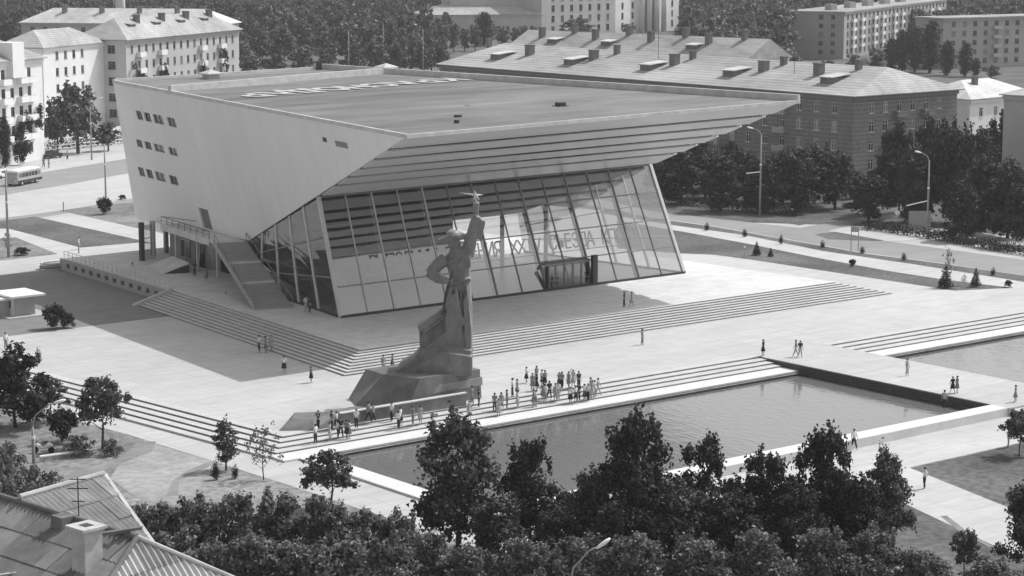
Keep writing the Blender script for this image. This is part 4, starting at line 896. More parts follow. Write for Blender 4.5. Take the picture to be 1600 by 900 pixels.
k_ = v3_((-70.79,-73.19,10.20)); part("snow_board", MB().beam(k_-rgt*2.0-Vector((0, 0, .3)), k_+rgt*2.0+Vector((0, 0, .3)), .25, .12), M_CORR2, hs)
av = v3_((-67.01,-71.66,12.00)); an_ = thing("tv_antenna", "thin mast aerial with short cross bars standing on the corrugated roof", "aerial", av)
part("mast", MB().tube([av-Vector((0, 0, 1.3)), av+Vector((0, 0, 2.3))], .035, 5), M_DARK, an_)
for z, l in ((2.2, .45), (1.7, .55), (1.0, .35)): part("cross_bar", MB().beam(av+rgt*-l+Vector((0, 0, z)), av+rgt*l+Vector((0, 0, z)), .05, .05), M_DARK, an_)

# ------------------------------------------------------------------ trees, bushes, hedges
def leaf_mesh(name, seed, blobs, n, leaf, m, up_bias=.25):
    """blobs: (x, y, z, rx, ry, rz); n leaf faces spread through the volume, denser at the skin"""
    rs = np.random.RandomState(seed)
    B = np.array(blobs, float); vol = B[:, 3]*B[:, 4]*B[:, 5]; pr = vol**.7; pr /= pr.sum()
    k = rs.choice(len(B), n, p=pr); d = rs.normal(size=(n, 3)); d /= np.linalg.norm(d, axis=1)[:, None]
    r = np.abs(rs.normal(.78, .30, n))
    p = B[k, :3]+d*B[k, 3:6]*r[:, None]
    nn = d*.8+rs.normal(size=(n, 3))*.6; nn[:, 2] += up_bias; nn /= np.linalg.norm(nn, axis=1)[:, None]
    t_ = np.cross(nn, rs.normal(size=(n, 3))); t_ /= np.linalg.norm(t_, axis=1)[:, None]; s_ = np.cross(nn, t_)
    l = leaf*rs.uniform(.6, 1.35, n)[:, None]; bend = nn*l*.18
    v = np.stack([p-t_*l*.5+bend*-.6, p+s_*l*.33+bend, p+t_*l*.5-bend*.6, p-s_*l*.33+bend], 1).reshape(-1, 3)
    me = bpy.data.meshes.new(name); me.vertices.add(4*n); me.vertices.foreach_set("co", v.ravel())
    me.loops.add(4*n); me.loops.foreach_set("vertex_index", np.arange(4*n)); me.polygons.add(n)
    me.polygons.foreach_set("loop_start", np.arange(0, 4*n, 4)); me.polygons.foreach_set("loop_total", np.full(n, 4))
    me.materials.append(m); me.update(calc_edges=True); return me
def crown_blobs(seed, h0, h1, rad, n, round_=1.0, tuft=.36):
    """uneven crown: leafy clumps on limbs, upright shoots along the top, a lopsided outline"""
    rs = random.Random(seed); bl = []; hc = (h0+h1)/2; hh = (h1-h0)/2; n = int(n*1.5); tuft *= .72
    bl.append((0, 0, hc-.1*hh, rad*.55, rad*.55, hh*.62)); ph = rs.uniform(0, 6.28); ph2 = rs.uniform(0, 6.28)
    for i in range(n//4):
        a = rs.uniform(0, 6.283); q = rs.uniform(.1, .62)*rad; bl.append((q*math.cos(a), q*math.sin(a), hc+hh*(rs.uniform(.55, 1.02)-.45*(q/rad)**2), rad*.10, rad*.10, hh*rs.uniform(.16, .30)))
    for i in range(n):
        a = rs.uniform(0, 6.283); z = rs.uniform(-.9, .95); rr = math.sqrt(max(0, 1-abs(z)**(2*round_)))*rs.uniform(.40, .88)*(1+.16*math.cos(a*2+ph)+.12*math.cos(a*3+ph2+z*2))*(1.08-.22*z)
        q = tuft*rad*rs.uniform(.6, 1.15); bl.append((rad*rr*math.cos(a), rad*rr*math.sin(a), hc+hh*z*.88, q, q, q*.8))
    return bl
def trunk_mesh(seed, h0, h, rad, r0, limbs=6, m=None):
    rs = random.Random(seed); mb = MB(); pts = [(0, 0, -.15)]; x = y = 0
    for i in range(1, 6):
        x += rs.uniform(-.12, .12); y += rs.uniform(-.12, .12); pts.append((x, y, h*.82*i/5))
    mb.tube(pts, [r0*1.25, r0, r0*.82, r0*.62, r0*.42, r0*.2], 8)
    for i in range(limbs):
        a = i*2.4+rs.uniform(-.4, .4); z = h0*(.85)+(h-h0)*.55*i/limbs; l = rad*rs.uniform(.55, .85)
        p = Vector((0, 0, z)); mb.tube([p, p+Vector((math.cos(a)*l*.5, math.sin(a)*l*.5, l*.35)), p+Vector((math.cos(a)*l, math.sin(a)*l, l*.55))], [r0*.42, r0*.28, r0*.1], 6)
    return mb.mesh("trunk", m or M_BARK, True)
KINDS = {}
def kind(key, H, W, crown, trunk): KINDS.setdefault(key, []).append((H, W, crown, trunk))
for s_ in range(4):
    kind('big', 10, 8, leaf_mesh("crown", 10+s_, crown_blobs(s_, .9, 9.7, 3.9, 26), 7600, .40, F_DARK if s_ % 2 else F_DARK2), trunk_mesh(s_, 2.2, 10, 3.6, .22))
for s_ in range(3):
    kind('mid', 10, 8, leaf_mesh("crown", 30+s_, crown_blobs(40+s_, .4, 9.8, 3.9, 22), 4200, .55, F_DARK), trunk_mesh(20+s_, 1.6, 10, 3.6, .2))
    kind('shrub', 7, 6, leaf_mesh("crown", 50+s_, crown_blobs(60+s_, .6, 6.8, 2.9, 26, .8, .33), 5200, .34, F_PALE, .1), trunk_mesh(40+s_, .6, 7, 2.6, .1, 7))
    kind('young', 6, 5, leaf_mesh("crown", 70+s_, crown_blobs(80+s_, 1.8, 5.9, 2.4, 22, 1, .28), 2100, .36, F_MID), trunk_mesh(60+s_, 1.9, 6, 2.2, .1, 7))
    kind('far', 12, 8, leaf_mesh("crown", 90+s_, crown_blobs(100+s_, 1.2, 11.8, 3.9, 16), 1500, .95, F_FAR), trunk_mesh(80+s_, 1.5, 12, 3.4, .25, 3))
kind('sparse', 5, 4, leaf_mesh("crown", 120, crown_blobs(120, 1.0, 4.9, 1.9, 16, 1, .25), 420, .24, F_PALE), trunk_mesh(120, 1.0, 5, 1.9, .06, 9))
kind('column', 6, 3, leaf_mesh("crown", 121, crown_blobs(121, .9, 5.9, 1.4, 20, .9, .5), 1700, .3, F_MID), trunk_mesh(121, 1.2, 6, 1.2, .09, 4))
for s_ in range(2):
    kind('poplar', 14, 3.2, leaf_mesh("crown", 122+s_, [(random.Random(s_*50+i).uniform(-.4, .4), random.Random(s_*70+i).uniform(-.4, .4), 1.5+i*.95, .5+1.1*math.sin(math.pi*(i+1.5)/15), .5+1.1*math.sin(math.pi*(i+1.5)/15), .9) for i in range(13)], 2000, .6, F_DARK), trunk_mesh(122+s_, 1.5, 14, 1.0, .18, 3))
kind('spruce', 5, 3, leaf_mesh("crown", 130, [(.5*(1-i/9)*1.9*math.cos(a), .5*(1-i/9)*1.9*math.sin(a), .5+i*.5, .55*(1-i/9.6)+.08, .55*(1-i/9.6)+.08, .16) for i in range(9) for a in (0, 1.26, 2.5, 3.77, 5.0)], 1500, .3, F_CON, .5), trunk_mesh(130, .5, 5, .5, .08, 0))
kind('thuja', 1.2, .75, leaf_mesh("crown", 131, [(0, 0, .62, .33, .33, .6), (0, 0, .4, .36, .36, .35)], 420, .13, F_CON), trunk_mesh(131, .2, 1.0, .2, .04, 0))
kind('bush', 2.2, 2.6, leaf_mesh("crown", 132, crown_blobs(132, .1, 2.1, 1.2, 14, .8, .4), 1300, .24, F_DARK), trunk_mesh(132, .3, 2, .8, .05, 5))
kind('weed', 1.6, 2.4, leaf_mesh("crown", 133, crown_blobs(133, .0, 1.5, 1.2, 16, .7, .35), 800, .2, F_PALE), trunk_mesh(133, .2, 1.4, .8, .03, 5))
TREES = []
def tree(k, spec, name, label, cat="tree", group=None, seed=None):
    x, y, z, h, w_ = spec; r_ = random.Random(int(x*31+y*17)); H, W, cm_, tm = KINDS[k][r_.randrange(len(KINDS[k]))]
    o = thing(name, label, cat, (x, y, z), group, r_.uniform(0, 6.28)); o.scale = (w_/W, w_/W, h/H)
    link("crown", cm_, o); link("trunk", tm, o); TREES.append(o); return o
ORD = ["first", "second", "third", "fourth", "fifth", "sixth", "seventh", "eighth", "ninth", "tenth", "eleventh", "twelfth", "thirteenth", "fourteenth", "fifteenth", "sixteenth", "seventeenth", "eighteenth", "nineteenth", "twentieth"]
def row(k, specs, name, fmt, cat, group, shared=None):
    """fmt has {o}: place counted from the left, specs are listed left to right"""
    for i, s_ in enumerate(specs):
        lab = shared or fmt.format(o=ORD[i] if i < 20 else "further")
        tree(k if isinstance(k, str) else k[i % len(k)], s_, name, lab, cat, group)
BIG = [(-28.42,-54.38,-0.80,10.20,7.48), (-24.01,-57.09,-0.80,8.40,5.10), (-22.51,-61.62,-0.80,6.53,5.60), (-20.42,-64.32,-0.80,11.16,6.69), (-16.88,-67.18,-0.80,9.27,4.99), (-12.98,-69.30,-0.80,8.17,5.02), (-9.67,-71.97,-0.80,9.90,5.29), (-4.08,-72.73,-0.80,7.34,4.56)]
row('big', BIG, "broadleaf_tree", "tall dark leafy tree in front of the pool, {o} from the left", "tree", "tall trees along the near side of the pool")
FILL = [(-29.14,-59.89,-0.80,5.57,4.84), (-26.08,-62.75,-0.80,4.75,5.05), (-23.68,-65.66,-0.80,5.53,5.46), (-20.62,-68.13,-0.80,6.87,6.56), (-16.85,-70.19,-0.80,5.96,5.93), (-13.60,-72.81,-0.80,6.54,5.49), (-9.03,-74.51,-0.80,6.74,5.10)]
row('big', FILL, "broadleaf_tree", "lower dark tree filling the gap below the tall pool trees, {o} from the left", "tree", "lower trees between the tall pool trees")
FILL2 = [(-36.51,-61.90,-0.80,4.88,3.80), (-35.17,-64.78,-0.80,4.41,4.60), (-33.00,-67.42,-0.80,4.94,4.58), (-30.24,-69.64,-0.80,5.24,5.00), (-27.94,-72.37,-0.80,5.64,5.39), (-24.24,-74.48,-0.80,5.24,5.42), (-21.16,-76.96,-0.80,5.45,5.42), (-17.57,-78.97,-0.80,5.47,5.23), (-13.58,-80.38,-0.80,5.31,4.65), (-12.85,-82.77,-0.80,3.97,3.35)]
row('shrub', FILL2, "broadleaf_tree", "low leafy tree in the front row along the bottom edge, {o} from the left", "tree", "front row of low trees along the bottom")
SHR = [(-46.48,-40.23,-0.80,3.95,3.40), (-47.46,-45.52,-0.80,5.42,4.61), (-45.80,-47.83,-0.80,5.71,4.90), (-44.26,-50.04,-0.80,6.48,4.87), (-42.30,-52.58,-0.80,6.45,5.28), (-40.42,-55.04,-0.80,6.55,4.83), (-37.98,-56.06,-0.80,5.57,4.85), (-35.90,-57.74,-0.80,5.35,4.11)]
row('shrub', SHR, "tall_shrub", "pale leafy tall shrub in the back row below the lawn, {o} from the left", "shrub", "back row of pale shrubs at the bottom left")
SHR2 = [(-51.77,-54.89,-0.80,6.01,5.75), (-50.67,-58.32,-0.80,5.85,5.67), (-48.11,-59.55,-0.80,6.08,6.10), (-46.25,-61.88,-0.80,5.98,5.88), (-43.45,-62.45,-0.80,5.78,6.13), (-40.84,-63.71,-0.80,5.42,5.34)]
row('shrub', SHR2, "tall_shrub", "pale leafy tall shrub in the front row at the bottom edge, {o} from the left", "shrub", "front row of pale shrubs at the bottom left")
BOT = [(-36.21,-63.04,-0.80,3.60,4.63), (-33.81,-66.76,-0.80,3.01,4.58), (-30.68,-70.16,-0.80,3.43,4.98), (-26.67,-72.52,-0.80,3.23,5.00), (-23.10,-75.39,-0.80,3.44,5.42), (-19.04,-77.78,-0.80,3.37,5.02), (-15.78,-80.41,-0.80,3.54,5.02), (-11.12,-82.37,-0.80,3.40,4.86), (-8.77,-86.06,-0.80,3.54,4.60)]
row('shrub', BOT, "tall_shrub", "leafy shrub at the bottom edge under the dark trees, {o} from the left", "shrub", "shrubs along the bottom edge")
tree('big', (-0.57,-82.33,-0.80,6.47,4.64), "broadleaf_tree", "dark tree cut by the right edge beside the pale footpath", "tree")
tree('young', (26.80,-60.02,-0.80,3.96,3.56), "small_tree", "small round tree on the lawn at the right edge below the bridge", "tree")
tree('young', (-5.07,-80.67,-0.80,3.55,2.45), "small_tree", "small pointed bush tree on the lawn below the pale footpath", "tree")
tree('young', (-28.37,-38.14,-0.80,4.62,4.80), "small_tree", "small round crowned tree by the left corner of the pool", "tree")
tree('column', (-27.99,-22.48,-0.80,4.29,2.42), "small_tree", "narrow bushy tree in front of the left steps", "tree")
tree('sparse', (-27.32,-27.16,-0.80,4.75,3.40), "sapling", "thin sparse sapling beside the narrow bushy tree", "sapling")
tree('thuja', (-30.33,-24.73,-0.80,1.69,0.67), "thuja", "left of two dark clipped thujas under the narrow bushy tree", "thuja", "two thujas under the narrow tree")
tree('thuja', (-28.90,-25.34,-0.80,1.22,0.57), "thuja", "right of two dark clipped thujas under the narrow bushy tree", "thuja", "two thujas under the narrow tree")
tree('mid', (-34.21,2.94,-0.80,7.30,6.73), "broadleaf_tree", "spreading tree with a bare trunk at the left edge of the lawn", "tree")
tree('young', (-32.24,-9.42,-0.80,6.34,5.46), "broadleaf_tree", "leafy tree overlapping the steps beside the white pipe rail", "tree")
tree('young', (-30.93,2.98,-0.80,4.11,4.03), "small_tree", "loose tree between the lamp post and the spreading tree", "tree")
tree('bush', (-33.84,-5.06,-0.80,3.22,2.88), "bush", "dark bush behind the left lamp post", "bush")
row('weed', [(-44.84,-15.71,-0.80,3.13,2.55), (-41.93,-11.25,-0.80,2.42,3.15), (-46.76,-21.84,-0.80,2.53,3.45), (-43.98,-19.54,-0.80,2.42,3.02), (-42.15,-19.20,-0.80,1.56,2.33), (-34.97,-10.22,-0.80,1.77,2.81), (-32.79,-11.98,-0.80,1.49,2.16)], "weed_clump", "ragged weed clump on the rough lawn left of the dirt track, {o} from the left", "weeds", "weed clumps on the rough lawn")
tree('bush', (-10.44,41.63,0.00,2.83,3.21), "conifer_bush", "dark ragged conifer bush at the corner of the yard", "bush")
tree('bush', (-8.88,41.38,0.00,1.70,2.10), "conifer_bush", "smaller dark bush right of the ragged yard bush", "bush")
tree('bush', (41.70,126.36,0.00,2.76,2.64), "round_bush", "dark round bush on the small lawn left of the cinema", "bush")
tree('bush', (53.13,141.23,0.00,0.83,1.55), "round_bush", "tiny bush beside the cinema wall near the road", "bush")
tree('bush', (12.17,94.60,0.00,1.12,2.57), "low_bush", "low dark bush on the lawn strip at the left edge", "bush")
tree('sparse', (10.44,95.23,0.00,3.61,1.54), "sapling", "thin sapling on the lawn at the left edge", "sapling")
tree('thuja', (-20.48,25.48,0.00,1.51,0.64), "thuja", "small dark thuja at the edge of the plaza, far left", "thuja")
tree('far', (83.15,212.89,0.00,13.90,9.71), "broadleaf_tree", "large dark tree in front of the balconied block's shaded end", "tree")
tree('far', (82.43,219.97,-0.00,10.81,6.29), "broadleaf_tree", "dark tree left of the large one, beside the white block", "tree")
tree('far', (90.17,213.72,-0.00,5.79,5.04), "small_tree", "low dark tree between the large tree and the cinema", "tree")
tree('poplar', (60.43,197.97,0.00,9.60,2.11), "poplar", "dark narrow tree in front of the white block at the left edge", "tree")
tree('bush', (64.85,200.16,0.00,4.74,3.08), "bush", "dark bush against the ground floor of the white block", "bush")
# right-hand belt between road and brick block
RB = [(125.02,91.13,0.00,6.00,7.35), (119.80,80.95,0.00,8.37,8.14), (128.10,83.01,0.00,7.70,8.09), (117.74,70.08,0.00,8.34,8.51), (128.91,75.76,0.00,7.79,8.18), (122.75,66.04,0.00,7.95,7.92), (132.31,70.86,0.00,8.16,8.34), (126.00,61.40,0.00,9.49,8.67), (136.28,67.67,0.00,9.38,8.75), (133.97,61.10,0.00,8.82,7.99), (126.46,47.37,0.00,7.10,8.79), (136.34,50.06,0.00,13.61,7.83), (128.18,40.38,0.00,11.06,6.60), (134.09,42.16,0.00,15.03,7.66), (134.44,37.18,0.00,14.59,8.52), (130.71,29.32,0.00,10.55,8.30), (121.75,25.37,0.00,7.67,7.18), (128.22,22.69,0.00,10.61,9.04), (123.61,15.68,0.00,8.84,7.92)]
row('mid', RB, "broadleaf_tree", "dark street tree beyond the right road, {o} from the left", "tree", "dark trees beyond the right road")
RB2 = [(144.47,103.26,0.00,7.46,6.67), (147.14,97.29,0.00,6.96,6.62), (157.85,70.44,0.00,10.10,6.37), (157.97,58.93,0.00,12.45,7.26), (191.21,74.70,0.00,11.20,8.83), (180.62,70.30,0.00,8.83,6.62)]
row('mid', RB2, "broadleaf_tree", "dark tree close to the brick block's wall, {o} from the left", "tree", "dark trees against the brick block")
tree('poplar', (148.47,72.22,0.00,6.84,2.52), "poplar", "thin dark pointed tree in front of the brick block's corner", "tree")
row('far', [(131.38,91.78,0.00,5.33,6.37), (142.14,83.11,0.00,5.33,6.37), (146.26,68.36,0.00,4.68,5.19), (142.40,50.20,0.00,7.94,5.94), (141.40,36.27,0.00,8.16,6.70), (142.55,30.64,0.00,8.08,6.63)], "undergrowth_tree", "dense dark undergrowth tree behind the right street trees, {o} from the left", "tree", "dense undergrowth trees behind the street trees")
# upper right trees among the far blocks
row('poplar', [(397.33,283.56,0.00,10.54,4.71), (399.93,281.47,0.00,13.07,5.10), (402.98,279.00,0.00,14.04,5.49), (401.75,272.09,0.00,16.22,6.22), (396.52,260.90,0.00,10.64,4.58), (396.11,253.73,0.00,10.17,4.17), (398.61,251.71,0.00,5.66,2.65)], "poplar", "tall dark poplar between the two far right blocks, {o} from the left", "tree", "poplars between the far right blocks")
row('far', [(360.48,275.09,0.00,5.61,6.76), (366.33,270.37,0.00,6.92,7.51), (384.63,278.12,0.00,7.87,6.55), (397.75,245.04,0.00,4.12,5.63)], "broadleaf_tree", "low dark tree at the foot of the far right blocks, {o} from the left", "tree", "low trees at the foot of the far right blocks")
tree('far', (446.79,488.05,0.00,9.20,13.02), "broadleaf_tree", "round dark tree in front of the grey wing at the top", "tree")
tree('far', (497.39,516.17,0.00,4.75,6.91), "broadleaf_tree", "small dark tree in front of the columned building", "tree")
tree('poplar', (393.70,481.17,0.00,12.83,7.18), "poplar", "tall dark pointed tree in front of the low hall", "tree")
row('far', [(350.41,449.23,0.00,12.05,5.84), (358.37,453.38,0.00,11.05,5.44), (366.49,457.61,0.00,8.66,5.04), (369.35,455.31,0.00,9.57,5.04), (393.22,469.81,0.00,8.00,4.73), (396.90,466.84,0.00,7.53,3.79), (399.67,464.61,0.00,8.00,3.79), (402.80,462.09,0.00,7.53,2.84)], "broadleaf_tree", "dark tree in front of the low hall at the top, {o} from the left", "tree", "trees in front of the low hall")
# belt behind the cinema
rr = random.Random(5); belt = []
BELT = [(234.41,391.59,0.00,6.47,9.17), (234.05,377.01,0.00,7.48,9.01), (240.63,371.71,0.00,9.34,8.64), (243.01,362.54,0.00,9.26,7.82), (248.80,357.87,0.00,10.74,7.82), (254.17,353.55,0.00,12.22,7.82), (262.55,354.03,0.00,11.58,7.89), (271.09,354.52,0.00,10.55,7.57), (279.02,355.62,0.00,11.02,6.11), (272.33,361.02,0.00,12.92,4.97), (287.66,371.97,0.00,13.07,6.67),
        (255.88,430.71,0.00,11.33,8.55), (264.27,432.61,0.00,12.66,9.04), (266.02,422.53,0.00,13.35,9.36), (275.15,423.84,0.00,13.88,9.04), (276.95,413.72,0.00,13.75,9.36), (286.35,414.82,0.00,13.88,9.04), (288.05,404.78,0.00,13.75,9.36), (297.22,406.05,0.00,14.70,9.04), (306.41,407.47,0.00,14.01,8.30),
        (297.45,491.93,0.00,13.38,8.98), (303.57,487.00,0.00,13.82,9.43), (314.21,488.97,0.00,14.42,9.53), (315.80,477.14,0.00,14.27,9.88), (326.58,479.01,0.00,14.87,9.98), (328.04,467.27,0.00,14.71,9.88), (338.94,469.04,0.00,15.31,9.98), (350.07,470.85,0.00,15.93,10.09), (360.90,473.13,0.00,16.10,9.27), (376.63,483.19,0.00,13.87,7.10)]
for nm_, lo_, hi_ in (("nearest", 0, 11), ("middle", 11, 20), ("farthest", 20, 30)):
    row('far', sorted(BELT[lo_:hi_], key=lambda q: q[0]*rgt.x+q[1]*rgt.y), "broadleaf_tree", "dark tree in the "+nm_+" row behind the cinema roof, {o} from the left", "tree", "trees in the belt behind the cinema")
# garden plants along the right road
row('thuja', [(100.78,55.22,0.00,1.21,0.74), (100.27,46.91,0.00,1.19,0.73), (99.12,38.66,0.00,1.34,0.62), (100.85,32.44,0.00,1.06,0.70), (100.98,25.29,0.00,1.04,0.69), (100.43,17.47,0.00,1.11,0.67), (99.54,1.98,0.00,1.06,0.65)], "thuja", "small clipped dark thuja on the strip beside the right road, {o} from the left", "thuja", "clipped thujas beside the right road")
row('spruce', [(88.65,32.94,0.00,1.99,1.28), (89.28,30.93,0.00,1.29,0.85), (87.03,-0.94,0.00,2.83,2.02), (90.65,-2.59,0.00,2.44,1.41)], "spruce", "small dark spruce on the lawn right of the terrace stairs, {o} from the left", "spruce", "small spruces on the right lawn")
tree('sparse', (90.33,-1.07,0.00,1.43,1.10), "sapling", "thin twiggy sapling between the two right hand spruces", "sapling")
tree('bush', (93.36,-5.41,0.00,0.95,1.17), "round_bush", "low dark round bush at the tip of the right lawn", "bush")
tree('bush', (91.00,17.85,0.00,1.09,0.99), "round_bush", "small dark bush on the right lawn below the signboard posts", "bush")
tree('sparse', (87.98,-0.44,0.00,5.04,1.72), "sapling", "sapling with a whitewashed trunk in front of the largest spruce", "sapling")
def hedge(name, label, pts, wd, h, seed, m=F_DARK):
    bl = []; rs = random.Random(seed)
    for i in range(len(pts)-1):
        a, b_ = Vector(pts[i]), Vector(pts[i+1]); n = max(2, int((b_-a).length/1.1))
        for j in range(n):
            p = a.lerp(b_, j/n); bl.append((p.x+rs.uniform(-.15, .15), p.y+rs.uniform(-.15, .15), h*.48, wd*.62, wd*.62, h*rs.uniform(.48, .58)))
    o0 = Vector(pts[0]); me = leaf_mesh("hedge", seed, [(b_[0]-o0.x, b_[1]-o0.y)+b_[2:] for b_ in bl], min(9000, len(bl)*85), .34, m, .3)
    o = link(name, me, None, o0); tag(o, label, "hedge")
hedge("hedge", "long dark clipped hedge behind the right road's kerb", [(119.86,41.63,0.00), (119.89,31.95,0.00), (117.35,18.34,0.00), (115.94,1.32,0.00)], 1.6, 1.5, 201)
hedge("hedge", "dark hedge beyond the road in front of the balconied block", [(81.06,221.07,-0.00), (90.48,223.50,-0.00), (102.83,227.48,0.00), (120.45,231.68,0.00)], 2.2, 2.0, 202)
hedge("hedge", "shaded hedge at the back of the right lawn under the trees", [(118.46,88.56,0.00), (119.97,72.38,0.00), (122.48,58.28,0.00)], 2.5, 1.8, 203)
def creeper(T, O, e, x, z0, z1, wd, seed):
    rs = random.Random(seed); bl = [(0, 0, 0, .1, .1, .1)]
    for i in range(9):
        bl.append((rs.uniform(-.5, .5)*wd, 0, rs.uniform(0, z1-z0), wd*.3, .35, .9))
    me = leaf_mesh("creeper", seed, bl, 420, .5, F_DARK, .2); ang_ = math.atan2(e.y, e.x)
    link("creeper", me, T, O+e*x+Vector((e.y, -e.x, 0))*.9+Vector((0, 0, z0))-Vector(T.location), (0, 0, ang_))
for i, (x_, z0_, z1_, w2_) in enumerate(((3.3, 6, 14, 2.2), (6.5, 5, 10.5, 2.6), (14.8, 6, 14.5, 2.4), (16.8, 9, 12, 1.6), (36, 5, 14, 2.4), (46.5, 6, 15, 2.2))): creeper(g1, go, gex, x_, z0_, z1_, w2_, 300+i)
for i, (x_, z0_, z1_, w2_) in enumerate(((31, 1, 8, 3.0), (35.5, 5, 7, 3.0), (39, 2, 9, 2.4), (43, 6.5, 10, 1.8))): creeper(n1, no, nex, x_, z0_, z1_, w2_, 320+i)

# the far wood, one mass
fo = []
rs = np.random.RandomState(3)
F2_ = np.array([fwd.x, fwd.y]); F2_ /= np.linalg.norm(F2_); R2_ = np.array([rgt.x, rgt.y]); C2 = np.array(co.location[:2])
bx = [(Vector((465.7, 534.5)), 95), (Vector((447, 560)), 40), (Vector((500, 395)), 120), (Vector((440, 270)), 60)]
def clear(p):
    q = p-C2; dd = q@F2_; u = 800+3470*(q@R2_)/dd; v = 43*3470/dd-110
    if dd < 560: return False
    if 640 < u < 1075: return dd > 990
    if u >= 1075: 
        if u < 1232: return dd > 560
        return dd > (830 if u < 1475 else 720) and dd > 560
    if u < 365: return dd > 740
    return dd > 800
while len(fo) < 6200:
    dd = 560+1500*rs.rand()**.75; x = (rs.rand()-.5)*dd*.62; p = C2+F2_*dd+R2_*x
    if clear(p): fo.append((p[0], p[1], 0))
pm = bpy.data.meshes.new("far_wood"); pm.from_pydata(fo, [], [])
fw = link("far_wood", pm); fw['kind'] = 'stuff'; fw['label'] = "dark wood filling the plain beyond the houses"
srcs = [o for o in TREES if o.name.startswith("broadleaf_tree") and o.get('group') == "trees in the belt behind the cinema"][:3]
ng = bpy.data.node_groups.new("scatter_wood", 'GeometryNodeTree'); ng.interface.new_socket("Geometry", in_out='INPUT', socket_type='NodeSocketGeometry'); ng.interface.new_socket("Geometry", in_out='OUTPUT', socket_type='NodeSocketGeometry')
gi = ng.nodes.new("NodeGroupInput"); go_ = ng.nodes.new("NodeGroupOutput"); ip = ng.nodes.new("GeometryNodeInstanceOnPoints")
j = ng.nodes.new("GeometryNodeGeometryToInstance")
for k_ in range(3):
    cmesh = KINDS['far'][k_][2]; src = [c for o in TREES for c in o.children if c.data == cmesh][0]
    oi = ng.nodes.new("GeometryNodeObjectInfo"); oi.inputs[0].default_value = src; oi.transform_space = 'ORIGINAL'; ng.links.new(oi.outputs["Geometry"], j.inputs[0])
rv = ng.nodes.new("FunctionNodeRandomValue"); rv.data_type = 'FLOAT_VECTOR'; rv.inputs[0].default_value = (0, 0, 0); rv.inputs[1].default_value = (.15, .15, 6.28)
rv2 = ng.nodes.new("FunctionNodeRandomValue"); rv2.data_type = 'FLOAT_VECTOR'; rv2.inputs[0].default_value = (1.0, 1.0, .8); rv2.inputs[1].default_value = (1.7, 1.7, 1.6)
ip.inputs["Pick Instance"].default_value = True
ng.links.new(gi.outputs[0], ip.inputs["Points"]); ng.links.new(j.outputs[0], ip.inputs["Instance"]); ng.links.new(rv.outputs[0], ip.inputs["Rotation"]); ng.links.new(rv2.outputs[0], ip.inputs["Scale"]); ng.links.new(ip.outputs[0], go_.inputs[0])
gm = fw.modifiers.new("scatter", 'NODES'); gm.node_group = ng

# ------------------------------------------------------------------ people
M_SKIN = mat("skin", .30, .6, .05, 3); M_HAIR = mat("dark_hair", .03, .7, .2, 8)
CLO = {'W': mat("white_cloth", .72, .9, .06, 3), 'G': mat("grey_cloth", .22, .9, .1, 3), 'L': mat("light_grey_cloth", .42, .9, .08, 3), 'D': mat("dark_cloth", .035, .9, .15, 3)}
CN = {'W': "white", 'G': "grey", 'L': "pale grey", 'D': "dark"}
def skin_mesh(name, V, E_, m, root=0, sub=1):
    """V: list of (co, rx, ry)"""
    me = bpy.data.meshes.new(name); me.from_pydata([v[0] for v in V], E_, []); o = bpy.data.objects.new(name, me); col.objects.link(o)
    o.modifiers.new("skin", 'SKIN'); sv = me.skin_vertices[0].data
    for i, v in enumerate(V): sv[i].radius = (v[1], v[2]); sv[i].use_root = (i == root)
    if sub: s_ = o.modifiers.new("sub", 'SUBSURF'); s_.levels = sub; s_.render_levels = sub
    dg = bpy.context.evaluated_depsgraph_get(); r = bpy.data.meshes.new_from_object(o.evaluated_get(dg)); bpy.data.objects.remove(o)
    r.name = name; r.materials.clear(); r.materials.append(m); r.polygons.foreach_set("use_smooth", [True]*len(r.polygons)); return r
